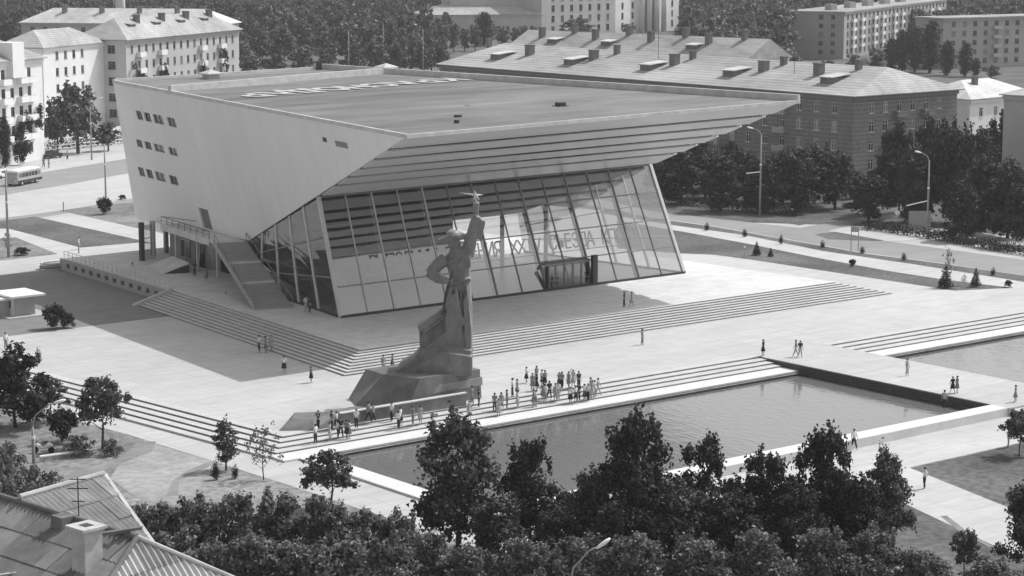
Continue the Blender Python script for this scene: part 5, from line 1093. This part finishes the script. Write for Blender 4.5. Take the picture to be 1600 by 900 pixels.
def person_meshes(arms, stride, fem):
    """arms: for left and right (elbow, wrist) positions; the body faces -Y"""
    hw = .165 if fem else .185; Vb = []; Eb = []
    def A(co_, rx, ry=None, par=None):
        Vb.append((co_, rx, ry or rx)); i = len(Vb)-1
        if par is not None: Eb.append((par, i))
        return i
    pel = A((0, 0, .93), .145, .10); sp_ = A((0, .01, 1.12), .12 if fem else .135, .09, pel); ch_ = A((0, 0, 1.32), .14, .10, sp_); nb = A((0, .01, 1.455), .062, .055, ch_)
    nk = A((0, 0, 1.51), .05, .05, nb); hd = A((0, -.02, 1.595), .078, .092, nk); tp = A((0, -.012, 1.68), .06, .07, hd)
    A((0, -.115, 1.585), .014, .014, hd); A((.082, -.005, 1.59), .016, .022, hd); A((-.082, -.005, 1.59), .016, .022, hd)
    sk = {}
    for s_, (el, wr) in zip((-1, 1), arms):
        sh = A((s_*hw, .005, 1.405), .06, .06, ch_); e = A((s_*el[0], el[1], el[2]), .042, .042, sh); w_ = A((s_*wr[0], wr[1], wr[2]), .028, .024, e)
        d = (Vector((s_*wr[0], wr[1], wr[2]))-Vector((s_*el[0], el[1], el[2]))).normalized(); up_ = Vector((0, 1, 0)) if abs(d.y) < .8 else Vector((0, 0, 1)); sd = d.cross(up_).normalized(); pm_ = sd.cross(d).normalized()
        wv = Vector((s_*wr[0], wr[1], wr[2])); pl_ = A(tuple(wv+d*.07), .036, .018, w_)
        for k_, (off, ln) in enumerate(((-.03, .07), (-.01, .085), (.01, .08), (.03, .062))):
            b_ = wv+d*.10+sd*off; f1 = A(tuple(b_), .009, .009, pl_); A(tuple(b_+d*ln*.8-pm_*ln*.35), .008, .008, f1)
        t1 = A(tuple(wv+d*.045+sd*-.045*s_), .010, .010, pl_); A(tuple(wv+d*.09+sd*-.06*s_-pm_*.01), .009, .009, t1)
        sk[s_] = (el, wr)
    for s_, y in ((-1, stride), (1, -stride)):
        hp = A((s_*.085, 0, .87), .082, .085, pel); kn = A((s_*.09, y*.45-.02, .48), .055, .058, hp); an_ = A((s_*.09, y+(.06 if y > 0 else 0), .085+(.05 if y > .1 else 0)), .036, .038, kn); A((s_*.10, y-.13, .035), .034, .03, an_)
    body = skin_mesh("body", Vb, Eb, M_SKIN)
    Vs = [((0, .005, .94), .155, .112), ((0, .01, 1.12), .135 if fem else .15, .105), ((0, 0, 1.33), .158, .118), ((0, .01, 1.45), .085, .075)]; Es = [(0, 1), (1, 2), (2, 3)]
    for s_, (el, wr) in sk.items():
        i = len(Vs); Vs += [((s_*hw, .005, 1.405), .078, .076), ((s_*(hw+(el[0]-hw)*.75), .005+(el[1]-.005)*.75, 1.405+(el[2]-1.405)*.75), .064, .062)]; Es += [(2, i), (i, i+1)]
    shirt = skin_mesh("shirt", Vs, Es, CLO['W'])
    Vt = [((0, 0, .97), .15, .112), ((0, 0, .90), .155, .118)]; Et = [(0, 1)]
    for s_, y in ((-1, stride), (1, -stride)):
        i = len(Vt); Vt += [((s_*.09, 0, .82), .095, .098), ((s_*.092, y*.45-.015, .48), .078, .08), ((s_*.092, y+(.05 if y > 0 else 0), .14), .066, .07)]; Et += [(1, i), (i, i+1), (i+1, i+2)]
    trousers = skin_mesh("trousers", Vt, Et, CLO['D'])
    def cone(name, rows):
        mb = MB(); n = 16; vs = []
        for z, rx, ry in rows:
            for j in range(n):
                a = 6.2832*j/n; k_ = 1+(.06*math.cos(a*4) if z < .8 else 0); vs.append((rx*math.cos(a)*k_, ry*math.sin(a)*k_, z))
        fs = [(i*n+j, i*n+(j+1) % n, (i+1)*n+(j+1) % n, (i+1)*n+j) for i in range(len(rows)-1) for j in range(n)]; mb.add(vs, fs+[tuple(range(n))[::-1], tuple(range((len(rows)-1)*n, len(rows)*n))]); return mb.mesh(name, CLO['D'], True)
    skirt = cone("skirt", [(.50, .25, .22+abs(stride)*.3), (.75, .21, .17+abs(stride)*.1), (.9, .175, .13), (1.03, .145, .112)])
    hr = MB().ell((0, .005, 1.625), .095, .112, .095, 0, 12, 8); hr.v = [(x, y+(.03 if z < 1.62 else 0), z) for x, y, z in hr.v]; hair = hr.mesh("hair", M_HAIR, True)
    ey = MB().ell((-.032, -.107, 1.605), .012, .008, .009, 0, 6, 4).ell((.032, -.107, 1.605), .012, .008, .009, 0, 6, 4).box(-.025, -.112, 1.535, .025, -.098, 1.545).mesh("face", M_HAIR)
    return dict(body=body, shirt=shirt, trousers=trousers, skirt=skirt, hair=hair, face=ey)
DOWN = (((.22, .02, 1.13), (.23, -.05, .89)),)*2
POSES = {
 'stand': (DOWN, .03), 'walk': ((((.21, .12, 1.14), (.21, .06, .92)), ((.21, -.08, 1.14), (.20, -.20, .93))), .24),
 'photo': ((((.20, -.20, 1.22), (.07, -.24, 1.50)), ((.20, -.20, 1.22), (.07, -.24, 1.50))), .05),
 'hips': ((((.33, .10, 1.17), (.17, .0, 1.0)), ((.33, .10, 1.17), (.17, .0, 1.0))), .06),
 'wave': ((((.28, -.06, 1.52), (.26, -.10, 1.74)), ((.22, .02, 1.13), (.23, -.05, .89))), .05),
}
PM = {(k, f): person_meshes(*POSES[k], f) for k in POSES for f in (0, 1)}
PT = {'stand': "standing", 'walk': "walking", 'photo': "holding both hands to the face", 'hips': "standing hands on hips", 'wave': "standing with one arm raised"}
M_CAM = mat("camera_case", .04, .5, .1, 2)
prs = random.Random(11)
def person(loc, code, pose, where, group=None, rz=None, scale=None):
    """code: m/f/d then cloth letters"""
    f = 0 if code[0] == 'm' else 1; M_ = PM[(pose, f)]
    if code[0] == 'm': lab = f"person in {CN[code[1]]} shirt, {CN[code[2]]} trousers"
    elif code[0] == 'f': lab = f"person in {CN[code[1]]} blouse, {CN[code[2]]} skirt"
    else: lab = f"person in {CN[code[1]]} dress"
    o = thing("person", f"{lab}, {where}", "person", loc, group, prs.uniform(0, 6.28) if rz is None else rz)
    s_ = scale or prs.uniform(.96, 1.06)*(1.03 if not f else .97); o.scale = (s_,)*3
    def child(nm, key, m=None):
        c = link(nm, M_[key], o)
        if m: c.material_slots[0].link = 'OBJECT'; c.material_slots[0].material = m
        return c
    b_ = child("body", 'body'); h_ = child("hair", 'hair'); child("face", 'face')
    t_ = CLO[code[1]]
    if code[0] == 'm': child("shirt", 'shirt', t_); child("trousers", 'trousers', CLO[code[2]])
    else: child("blouse" if code[0] == 'f' else "dress_top", 'shirt', t_); child("skirt", 'skirt', CLO[code[2]] if code[0] == 'f' else t_)
    return o
def crowd(items, group, where):
    cnt = {}
    its = sorted(items, key=lambda q: q[0][0]*rgt.x+q[0][1]*rgt.y)   # left to right as one looks at the square
    tot = {}
    for loc, code, pose in its: tot[code] = tot.get(code, 0)+1
    for loc, code, pose in its:
        cnt[code] = cnt.get(code, 0)+1
        o_ = "" if tot[code] == 1 else ("leftmost such " if cnt[code] == 1 else f"{ORD[cnt[code]-1]} such from left ")
        person(loc, code, pose, f"{o_}{where}", group)
crowd([((6.07,-17.63,0.00), 'mWD', 'stand'), ((6.69,-17.57,-0.00), 'dG', 'stand'), ((11.20,-13.40,-0.00), 'fWD', 'hips'), ((11.95,-14.01,-0.00), 'mGG', 'stand'), ((11.31,-15.64,0.00), 'fWD', 'stand'), ((11.25,-16.12,0.00), 'fGD', 'stand'), ((9.14,-19.32,-0.30), 'mDD', 'walk'),
       ((9.28,-16.67,0.00), 'dG', 'stand'), ((9.61,-16.94,0.00), 'dD', 'stand'), ((11.80,-17.56,0.00), 'fGD', 'photo'), ((12.02,-17.74,0.00), 'mGD', 'hips'), ((12.74,-17.86,0.00), 'dG', 'stand'), ((13.34,-17.81,0.00), 'dL', 'wave'), ((13.72,-18.19,-0.15), 'mDD', 'stand'),
       ((10.07,-21.27,-0.60), 'fWD', 'stand'), ((10.49,-21.53,-0.45), 'fWD', 'stand'), ((10.95,-21.38,-0.45), 'mDD', 'stand'), ((11.85,-21.21,-0.60), 'fWD', 'stand'), ((12.11,-21.42,-0.60), 'mWD', 'stand'), ((13.00,-21.01,-0.45), 'dL', 'stand'), ((13.43,-20.84,-0.45), 'fWG', 'photo'), ((14.20,-20.45,-0.45), 'mLL', 'walk'),
       ((9.28,-20.04,-0.45), 'dL', 'stand'), ((9.28,-20.43,-0.30), 'mWL', 'stand'), ((8.19,-19.55,-0.30), 'dG', 'stand'), ((8.07,-19.96,-0.30), 'fLG', 'stand'), ((6.20,-20.56,-0.45), 'dG', 'hips'), ((6.39,-20.71,-0.45), 'fWG', 'stand'), ((4.60,-20.23,-0.45), 'dL', 'stand'), ((3.41,-20.15,-0.30), 'mGG', 'stand'),
       ((2.09,-20.00,-0.45), 'mGD', 'stand'), ((1.57,-21.24,-0.60), 'dL', 'stand'), ((13.65,-20.01,-0.45), 'mGG', 'stand'), ((2.55,-20.38,-0.30), 'dG', 'walk')],
      "crowd on the pool steps right of the monument", "on the pool steps")
crowd([((-17.80,-20.44,-0.45), 'mWD', 'stand'), ((-15.65,-17.66,0.00), 'mDD', 'photo'), ((-16.26,-20.35,-0.45), 'dL', 'stand'), ((-15.28,-20.14,-0.45), 'mWD', 'stand'), ((-15.17,-20.40,-0.30), 'mDD', 'walk'), ((-14.68,-20.62,-0.45), 'fGD', 'stand'), ((-14.48,-20.72,-0.45), 'fWG', 'stand'), ((-12.53,-18.97,-0.15), 'mWD', 'stand'),
       ((-14.65,-18.29,-0.15), 'mDD', 'hips'), ((-14.03,-18.12,-0.15), 'fWD', 'stand'), ((-10.51,-17.97,0.00), 'mGD', 'walk'), ((-10.19,-18.24,0.00), 'mLD', 'walk'), ((-8.37,-18.47,-0.15), 'mWD', 'stand'), ((-9.04,-20.44,-0.45), 'mWD', 'hips'), ((-8.33,-19.77,-0.30), 'fWD', 'stand'), ((-7.49,-20.45,-0.30), 'mGG', 'stand'),
       ((-6.49,-20.20,-0.30), 'dL', 'stand'), ((-1.50,-20.86,-0.45), 'dL', 'stand'), ((0.96,-18.08,0.00), 'mGG', 'photo'), ((1.33,-18.62,-0.15), 'mDD', 'stand')],
      "people in front of the monument's low wall", "by the monument's wall")
for a in [((440,582), (-4.27,5.27,0.00), 'fWD', 'stand', "alone in the shadow below the stairs"), (0, (-4.82,-0.30,0.00), 'fGD', 'stand', "alone on the sunlit plaza left of the stair corner"),
          (0, (-0.41,15.90,0.00), 'mWD', 'stand', "leftmost of three on the shaded left stairs"), (0, (0.11,15.48,0.00), 'dG', 'stand', "middle of three on the shaded left stairs"), (0, (0.95,15.71,0.00), 'dL', 'walk', "rightmost of three on the shaded left stairs"),
          (0, (12.10,42.75,0.00), 'dL', 'walk', "alone by the foot of the outer stairs"), (0, (12.40,26.50,1.40), 'mWL', 'hips', "beside the side glazing at the terrace corner"), (0, (12.27,25.54,1.40), 'mDD', 'stand', "right of the pair beside the side glazing"),
          (0, (14.37,68.63,0.00), 'mLD', 'stand', "by the railing of the retaining wall"), (0, (41.90,7.03,1.40), 'mDD', 'stand', "left of the pair at the shadow's tip"), (0, (42.85,6.81,1.40), 'dL', 'walk', "right of the pair at the shadow's tip"),
          (0, (33.17,-5.67,0.00), 'mGG', 'stand', "alone on the plaza below the long front stairs"), (0, (38.73,-17.88,0.00), 'dD', 'stand', "alone where the pool steps meet the bridge"), (0, (41.07,-20.22,0.00), 'mGL', 'walk', "left of the pair at the bridge's far end"),
          (0, (41.18,-20.75,0.00), 'mDL', 'walk', "right of the pair at the bridge's far end"), (0, (42.38,-33.96,0.00), 'mLL', 'stand', "alone on the bridge by the second pool"), (0, (39.45,-42.12,0.00), 'dD', 'walk', "left of the pair at the bridge's near edge"),
          (0, (39.78,-42.39,0.00), 'dG', 'stand', "right of the pair at the bridge's near edge"), (0, (40.83,-48.39,0.00), 'dG', 'stand', "at the top of the steps by the right edge"), (0, (33.15,-46.46,0.00), 'mLD', 'stand', "on the near coping below the bridge"),
          (0, (17.66,-49.71,-0.79), 'mWD', 'walk', "in front of the near pool wall"), (0, (11.89,-62.50,-0.80), 'mWD', 'hips', "on the pale footpath by the right lawn"), (0, (28.52,-57.49,-0.80), 'mLL', 'stand', "on the path beside the small round tree"),
          (0, (3.32,-0.84,0.00), 'mGG', 'stand', "left of the pair behind the plinth's left end"), (0, (4.57,-0.62,0.00), 'fGD', 'stand', "right of the pair behind the plinth's left end"), (0, (-19.92,33.90,0.00), 'mWG', 'stand', "on the plaza at the far left edge"),
          (0, (65.90,193.56,0.00), 'mGD', 'walk', "left one on the pavement by the white block"), (0, (66.12,191.97,0.00), 'mLG', 'walk', "right one on the pavement by the white block"), (0, (75.76,203.24,0.00), 'mGD', 'stand', "on the pavement left of the lamp post"),
          (0, (20.68,94.69,0.00), 'fWL', 'stand', "on the path corner left of the terrace"), (0, (43.63,21.70,1.40), 'mDD', 'stand', "left one at the lobby entrance"), (0, (44.70,22.05,1.40), 'dD', 'stand', "right one at the lobby entrance"), (0, (49.27,22.05,1.40), 'mDD', 'stand', "by the porch post"),
          (0, (16.08,56.40,1.40), 'mDD', 'stand', "at the doors under the balcony"), (0, (15.10,52.08,1.40), 'dG', 'stand', "under the outer stairs' upper end")]:
    person(a[1], a[2], a[3], a[4])

# ------------------------------------------------------------------ street furniture and vehicles
def street_lamp(base, h, arm, label, reach=1.7, rise=.9, tilt=.25, rod=None, group="street lamps", thick=.13):
    b_ = Vector(base); o = thing("street_lamp", label, "street lamp", b_, group)
    part("pole", MB().tube([b_, b_+Vector((0, 0, h*.55)), b_+Vector((0, 0, h-rise))], [thick*1.25, thick, thick*.72], 10), M_POLE, o, True)
    part("collar", MB().tube([b_+Vector((0, 0, h*.58)), b_+Vector((0, 0, h*.58+.25))], thick*1.35, 10), M_LAMP, o)
    if arm is not None:
        a = Vector(arm).normalized(); t_ = b_+Vector((0, 0, h-rise))
        part("arm", MB().tube([t_-Vector((0, 0, .2)), t_+a*.25+Vector((0, 0, rise*.45)), t_+a*reach*.7+Vector((0, 0, rise*.9)), t_+a*reach+Vector((0, 0, rise))], [.07, .06, .05, .045], 8), M_POLE, o, True)
        hd = MB(); s_ = Vector((-a.y, a.x, 0)); a = (a+Vector((0, 0, tilt))).normalized(); c = t_+Vector(arm).normalized()*reach+a*.3+Vector((0, 0, rise))
        hd.loft([(c-a*.5, .05, .05, s_, Vector((0, 0, 1))), (c-a*.3, .15, .11, s_, Vector((0, 0, 1))), (c+a*.1, .22, .15, s_, Vector((0, 0, 1))), (c+a*.42, .16, .10, s_, Vector((0, 0, 1))), (c+a*.5, .04, .03, s_, Vector((0, 0, 1)))])
        part("lamp_head", hd, M_LAMP, o, True)
    if rod:
        z0, d, l, dz = rod; p = b_+Vector((0, 0, z0)); d = Vector(d).normalized(); part("bracket_rod", MB().tube([p, p+d*l+Vector((0, 0, dz))], .09, 6), M_LAMP, o)
    return o
street_lamp((118.16,61.75,0.00), 13.4, -rgt, "tall street lamp with a left arm before the brick block's long side", 1.4, .9, rod=(6.8, -rgt, 2.2, -.25))
street_lamp((118.85,29.40,0.00), 12.2, -rgt, "tall street lamp with a left arm before the right hand trees", 1.3, 1.1, rod=(5.4, -rgt, 3.0, -.7))
street_lamp((79.34,200.35,0.00), 11.6, rgt, "concrete street lamp on the pavement by the balconied block", 1.6, 1.4)
street_lamp((52.31,145.23,-0.00), 9.2, None, "bare concrete pole beside the round bush on the small lawn")
street_lamp((9.98,94.10,0.00), 12.5, None, "bare concrete pole on the lawn at the left edge", thick=.16)
street_lamp((-43.04,-18.22,-0.80), 7.0, rgt, "street lamp with a slanting arm among the left trees", 1.9, 1.9)
street_lamp(Vector((-70.1,-68.6,-.8)) if False else Vector((-41.82,-82.29,-0.80)), 9.2, rgt, "street lamp rising at the bottom edge with a slanting arm", 1.7, 2.3, tilt=.7, thick=.09)
for i, (u_, p) in enumerate(((0, (241.52,349.62,0.00)), (1, (269.10,371.26,0.00)), (2, (261.29,340.68,0.00)))):
    street_lamp(p, 16, -rgt if i else rgt, ["left", "middle", "right"][i]+" of the far lamps standing in the tree belt", 1.8, 1.2, group="far lamps in the tree belt", thick=.16)
pr = thing("pipe_rail", "long white pipe rail on short posts across the rough lawn", "rail", (-36.08,-10.51,-0.80))
pa = Vector((-38.55,-10.27,-0.80)); pb_ = Vector((-33.53,-10.79,-0.80)); Zh = Vector((0, 0, .45))
part("pipe", MB().tube([pa+Zh, pb_+Zh], .11, 8), M_LAMP, pr)
for t_ in (.08, .5, .92):
    p = pa.lerp(pb_, t_); part("post", MB().tube([p, p+Zh*.95], .06, 6), M_POLE, pr)
# two-wheeled cart-like motorcycle by the lamp
mc_ = Vector((-36.81,-7.55,-0.80)); mo = thing("motor_scooter", "small scooter with a pale body parked by the left lamp post", "scooter", mc_)
def wheel(c, r, wd, ax, m=M_TYRE):
    mb = MB(); ax = Vector(ax).normalized(); mb.tube([c-ax*wd/2, c+ax*wd/2], r, 16); return mb
part("body", MB().loft([(mc_+rgt*-.7+Vector((0, 0, .75)), .08, .12, F_, Z_), (mc_+rgt*-.4+Vector((0, 0, .6)), .18, .22, F_, Z_), (mc_+Vector((0, 0, .45)), .17, .12, F_, Z_), (mc_+rgt*.4+Vector((0, 0, .7)), .24, .26, F_, Z_), (mc_+rgt*.8+Vector((0, 0, .65)), .1, .12, F_, Z_)]), M_LAMP, mo, True)
for s_ in (-.7, .65): part("wheel", wheel(mc_+rgt*s_+Vector((0, 0, .27)), .27, .12, F_), M_TYRE, mo)
part("handlebar", MB().tube([mc_+rgt*-.65+Vector((0, 0, .5)), mc_+rgt*-.55+Vector((0, 0, 1.05))], .04, 6).tube([mc_+rgt*-.55+F_*-.3+Vector((0, 0, 1.05)), mc_+rgt*-.55+F_*.3+Vector((0, 0, 1.05))], .03, 6), M_DARK, mo)
part("seat", MB().box(mc_.x-.1, mc_.y-.3, mc_.z+.92, mc_.x+.35, mc_.y+.1, mc_.z+1.02), M_DARK, mo)
# bus, built along local X
bu = thing("bus", "small old bus with a white roof on the road at the left edge", "bus", (50.99,171.67,0.00), None, R(33))
def lp(name, mb, mats, par, smooth=False): return link(name, mb.mesh(name, mats, smooth), par)
def vehicle_body(L, W, prof, m):
    """prof: side outline (x,z) closed, rounded in plan by an inset near the roof"""
    mb = MB(); n = len(prof); rings = []
    zm = max(z for _, z in prof)
    for s_, k in ((-1, .90), (-1, 1), (1, 1), (1, .90)):
        pass
    ys = [(-W/2, .96), (-W/2+.12, 1.0), (W/2-.12, 1.0), (W/2, .96)]
    cx = sum(x for x, _ in prof)/n; cz = sum(z for _, z in prof)/n
    for y, k in ys: rings.append([(cx+(x-cx)*k, y, cz+(z-cz)*k) for x, z in prof])
    vs = [p for r_ in rings for p in r_]
    fs = [(i*n+j, i*n+(j+1) % n, (i+1)*n+(j+1) % n, (i+1)*n+j) for i in range(3) for j in range(n)]+[tuple(range(n))[::-1], tuple(range(3*n, 4*n))]
    return mb.add(vs, fs)
BL = 8.2
lp("body", vehicle_body(BL, 2.45, [(-BL/2, .45), (BL/2-.1, .45), (BL/2, .8), (BL/2, 1.6), (BL/2-.25, 2.35), (-BL/2+.2, 2.4), (-BL/2, 1.6), (-BL/2, .8)], M_BUSB), M_BUSB, bu)
lp("roof", MB().loft([(Vector((-BL/2+.15, 0, 2.42)), 1.0, .05, (0, 1, 0), (0, 0, 1)), (Vector((-BL/2+.6, 0, 2.5)), 1.2, .3, (0, 1, 0), (0, 0, 1)), (Vector((BL/2-.9, 0, 2.5)), 1.2, .3, (0, 1, 0), (0, 0, 1)), (Vector((BL/2-.25, 0, 2.42)), 1.0, .05, (0, 1, 0), (0, 0, 1))]), M_BUSR, bu, True)
for i in range(7):
    x = -BL/2+.55+i*1.03
    for y in (-1.235, 1.235): lp("window", MB().box(x, y-.012, 1.45, x+.88, y+.012, 2.15), M_WIN, bu)
lp("windscreen", MB().quad((-BL/2-.01, -1.05, 1.5), (-BL/2-.01, 1.05, 1.5), (-BL/2+.14, 1.0, 2.2), (-BL/2+.14, -1.0, 2.2)), M_WIN, bu)
lp("bumper", MB().box(-BL/2-.12, -1.15, .45, -BL/2-.02, 1.15, .62), M_STEELL, bu)
lp("skirt_band", MB().box(-BL/2+.1, -1.24, .46, BL/2-.1, -1.225, .95), M_DARK, bu)
for y in (-.85, .85): lp("headlight", MB().tube([(-BL/2-.05, y, .9), (-BL/2+.02, y, .9)], .13, 10), M_LAMP, bu)
for x in (-BL/2+1.5, BL/2-1.9):
    for y in (-1.1, 1.1):
        wo_ = lp("wheel", wheel(Vector((x, y, .45)), .45, .28, (0, 1, 0)), M_TYRE, bu); lp("rim", wheel(Vector((x, y*1.12, .45)), .22, .06, (0, 1, 0)), M_STEELL, wo_)
def car(loc, rz, m, label):
    o = thing("parked_car", label, "car", loc, "cars on the left street", rz)
    lp("body", vehicle_body(4.2, 1.65, [(-2.1, .3), (2.1, .3), (2.1, .75), (2.0, .88), (1.1, .92), (.55, 1.42), (-.85, 1.44), (-1.5, .95), (-2.1, .85)], m), m, o)
    lp("window", MB().quad((1.06, -.66, .95), (1.06, .66, .95), (.62, .6, 1.36), (.62, -.6, 1.36)), M_WIN, o); lp("window", MB().quad((-1.42, .66, .98), (-1.42, -.66, .98), (-.92, -.6, 1.38), (-.92, .6, 1.38)), M_WIN, o)
    for y in (-.83, .83): lp("side_window", MB().box(-1.0, y-.012, .95, .75, y+.012, 1.34), M_WIN, o)
    for x in (-1.3, 1.3):
        for y in (-.75, .75): lp("wheel", wheel(Vector((x, y, .31)), .31, .2, (0, 1, 0)), M_TYRE, o)
    for y in (-.6, .6): lp("headlight", MB().tube([(2.08, y, .62), (2.13, y, .62)], .09, 8), M_LAMP, o)
car((52.16,182.84,0.00), R(33), M_BUSR, "pale car behind the bus, cut by the left edge")
car((75.27,208.23,0.00), R(20), M_CAR, "dark car parked by the hedge beside the white block's corner")
# kiosk
k0 = Vector((-10.50,51.04,0.00)); kio = thing("kiosk", "small kiosk with a flat white roof at the left edge of the yard", "kiosk", k0)
kx = Vector((1, 0, 0)); ky = Vector((0, 1, 0)); Lk = 2.6; Dk = 4.2; Hk = 2.2
part("wall", MB().quad(k0, k0+kx*Lk, k0+kx*Lk+Z_*Hk, k0+Z_*Hk).quad(k0+kx*Lk, k0+kx*Lk+ky*Dk, k0+kx*Lk+ky*Dk+Z_*Hk, k0+kx*Lk+Z_*Hk), M_GREYW, kio)
part("counter_wall", MB().quad(k0+ky*Dk, k0, k0+Z_*Hk, k0+ky*Dk+Z_*Hk).quad(k0+kx*Lk+ky*Dk, k0+ky*Dk, k0+ky*Dk+Z_*Hk, k0+kx*Lk+ky*Dk+Z_*Hk), M_WHITE, kio)
part("window", MB().box(k0.x-.04, k0.y+.7, .95, k0.x-.005, k0.y+3.4, 1.75), M_WIN, kio)
part("roof", MB().box(k0.x-.5, k0.y-.5, Hk+.002, k0.x+Lk+1.1, k0.y+Dk+.5, Hk+.22), M_LAMP, kio)
part("base", MB().box(k0.x-1.2, k0.y-1.0, .012, k0.x+Lk+1.6, k0.y+Dk+.6, .10), M_PAVE, kio)
k0 = Vector((-12.48,52.10,0.00)); ki2 = thing("kiosk", "lower kiosk left of the white roofed one, cut by the edge", "kiosk", k0)
part("wall", MB().box(k0.x, k0.y, 0, k0.x+1.9, k0.y+3.6, 1.9), M_GREYW, ki2); part("roof", MB().box(k0.x-.4, k0.y-.4, 1.902, k0.x+2.2, k0.y+4.0, 2.1), M_LAMP, ki2); part("window", MB().box(k0.x-.04, k0.y+.6, .9, k0.x-.003, k0.y+3.0, 1.5), M_WIN, ki2)
# curved handrail by the terrace end
h0 = Vector((12.24,81.35,0.00)); hr_ = thing("ramp_handrail", "low curved rail around a basement ramp at the terrace's far end", "handrail", h0)
pts = []
for i in range(13):
    a = math.pi/2+math.pi*i/12; pts.append(h0+Vector((-1.6, .0, .75))+Vector((math.cos(a)*1.3-1.0, math.sin(a)*1.1, 0)))
pts = [h0+Vector((.8, 1.1, .75))]+pts+[h0+Vector((.8, -1.1, .75))]
part("rail", MB().tube(pts, .14, 8), M_CURB, hr_, True); part("wall", MB().tube([p-Vector((0, 0, .45)) for p in pts], .22, 6), M_CURBSIDE, hr_)
# signs along the right road
def signboard(p, w_, h, z0, label, m):
    p = Vector(p); o = thing("signboard", label, "sign", p)
    for s_ in (-1, 1): q = p+rgt*s_*w_*.45; part("post", MB().tube([q, q+Vector((0, 0, z0+h))], .06, 6), M_POLE, o)
    part("board", MB().beam(p-rgt*w_/2+Vector((0, 0, z0+h/2)), p+rgt*w_/2+Vector((0, 0, z0+h/2)), .08, h), m, o); return o
signboard((101.97,27.59,0.00), 1.1, .7, 2.6, "narrow two post signboard on the strip beside the right road", M_POLE)
signboard((123.67,34.99,0.00), 3.2, 2.2, .8, "wide grey notice board among the trees beyond the right road", M_GREYW)
sg = Vector((123.27,38.88,0.00)); so_ = thing("road_sign", "small white round sign on a post by the hedge", "road sign", sg)
part("post", MB().tube([sg, sg+Vector((0, 0, 2.3))], .05, 6), M_POLE, so_); part("plate", MB().tube([sg+Vector((0, 0, 2.4))-F_*.06, sg+Vector((0, 0, 2.4))-F_*.02], .38, 14), M_LAMP, so_)
for i, p in enumerate(((38.37,133.05,0.00), (85.32,31.87,0.00), (18.95,91.42,0.00))):
    pp = Vector(p); o = thing("post", ["short post at the tip of the small lawn left of the cinema", "short pale post at the lawn's edge right of the terrace stairs", "short post at the path corner by the terrace end"][i], "post", pp)
    part("shaft", MB().tube([pp, pp+Vector((0, 0, 1.5))], .09, 8), M_POLE, o); part("cap", MB().ell(pp+Vector((0, 0, 1.55)), .13, .13, .1), M_LAMP, o)
lw_ = thing("low_fence", "low pale rail fence in front of the hedge across the left street", "fence", (86.74,216.49,-0.00))
fa, fb = Vector((80.26,218.45,0.00)), Vector((106.92,224.19,0.00))
for hz in (.6, 1.3): part("rail", MB().beam(fa+Vector((0, 0, hz)), fb+Vector((0, 0, hz)), .1, .16), M_LAMP, lw_)
for i in range(12):
    p = fa.lerp(fb, i/11); part("post", MB().beam(p, p+Vector((0, 0, 1.4)), .14, .14), M_LAMP, lw_)

# ------------------------------------------------------------------ summer haze over the whole town
hz = MB().box(-2600, -1600, -3, 3600, 3600, 50).mesh("haze", [])
hm = bpy.data.materials.new("haze_air"); hm.use_nodes = True; t = hm.node_tree; t.nodes.clear()
pv = t.nodes.new("ShaderNodeVolumePrincipled"); pv.inputs["Color"].default_value = (.95, .95, .95, 1); pv.inputs["Density"].default_value = .00010; pv.inputs["Anisotropy"].default_value = .2
ho = t.nodes.new("ShaderNodeOutputMaterial"); t.links.new(pv.outputs[0], ho.inputs["Volume"]); hz.materials.append(hm)
ho_ = link("haze", hz); ho_['kind'] = 'stuff'; ho_['label'] = "thin summer haze over the square"
sc.cycles.volume_bounces = 1
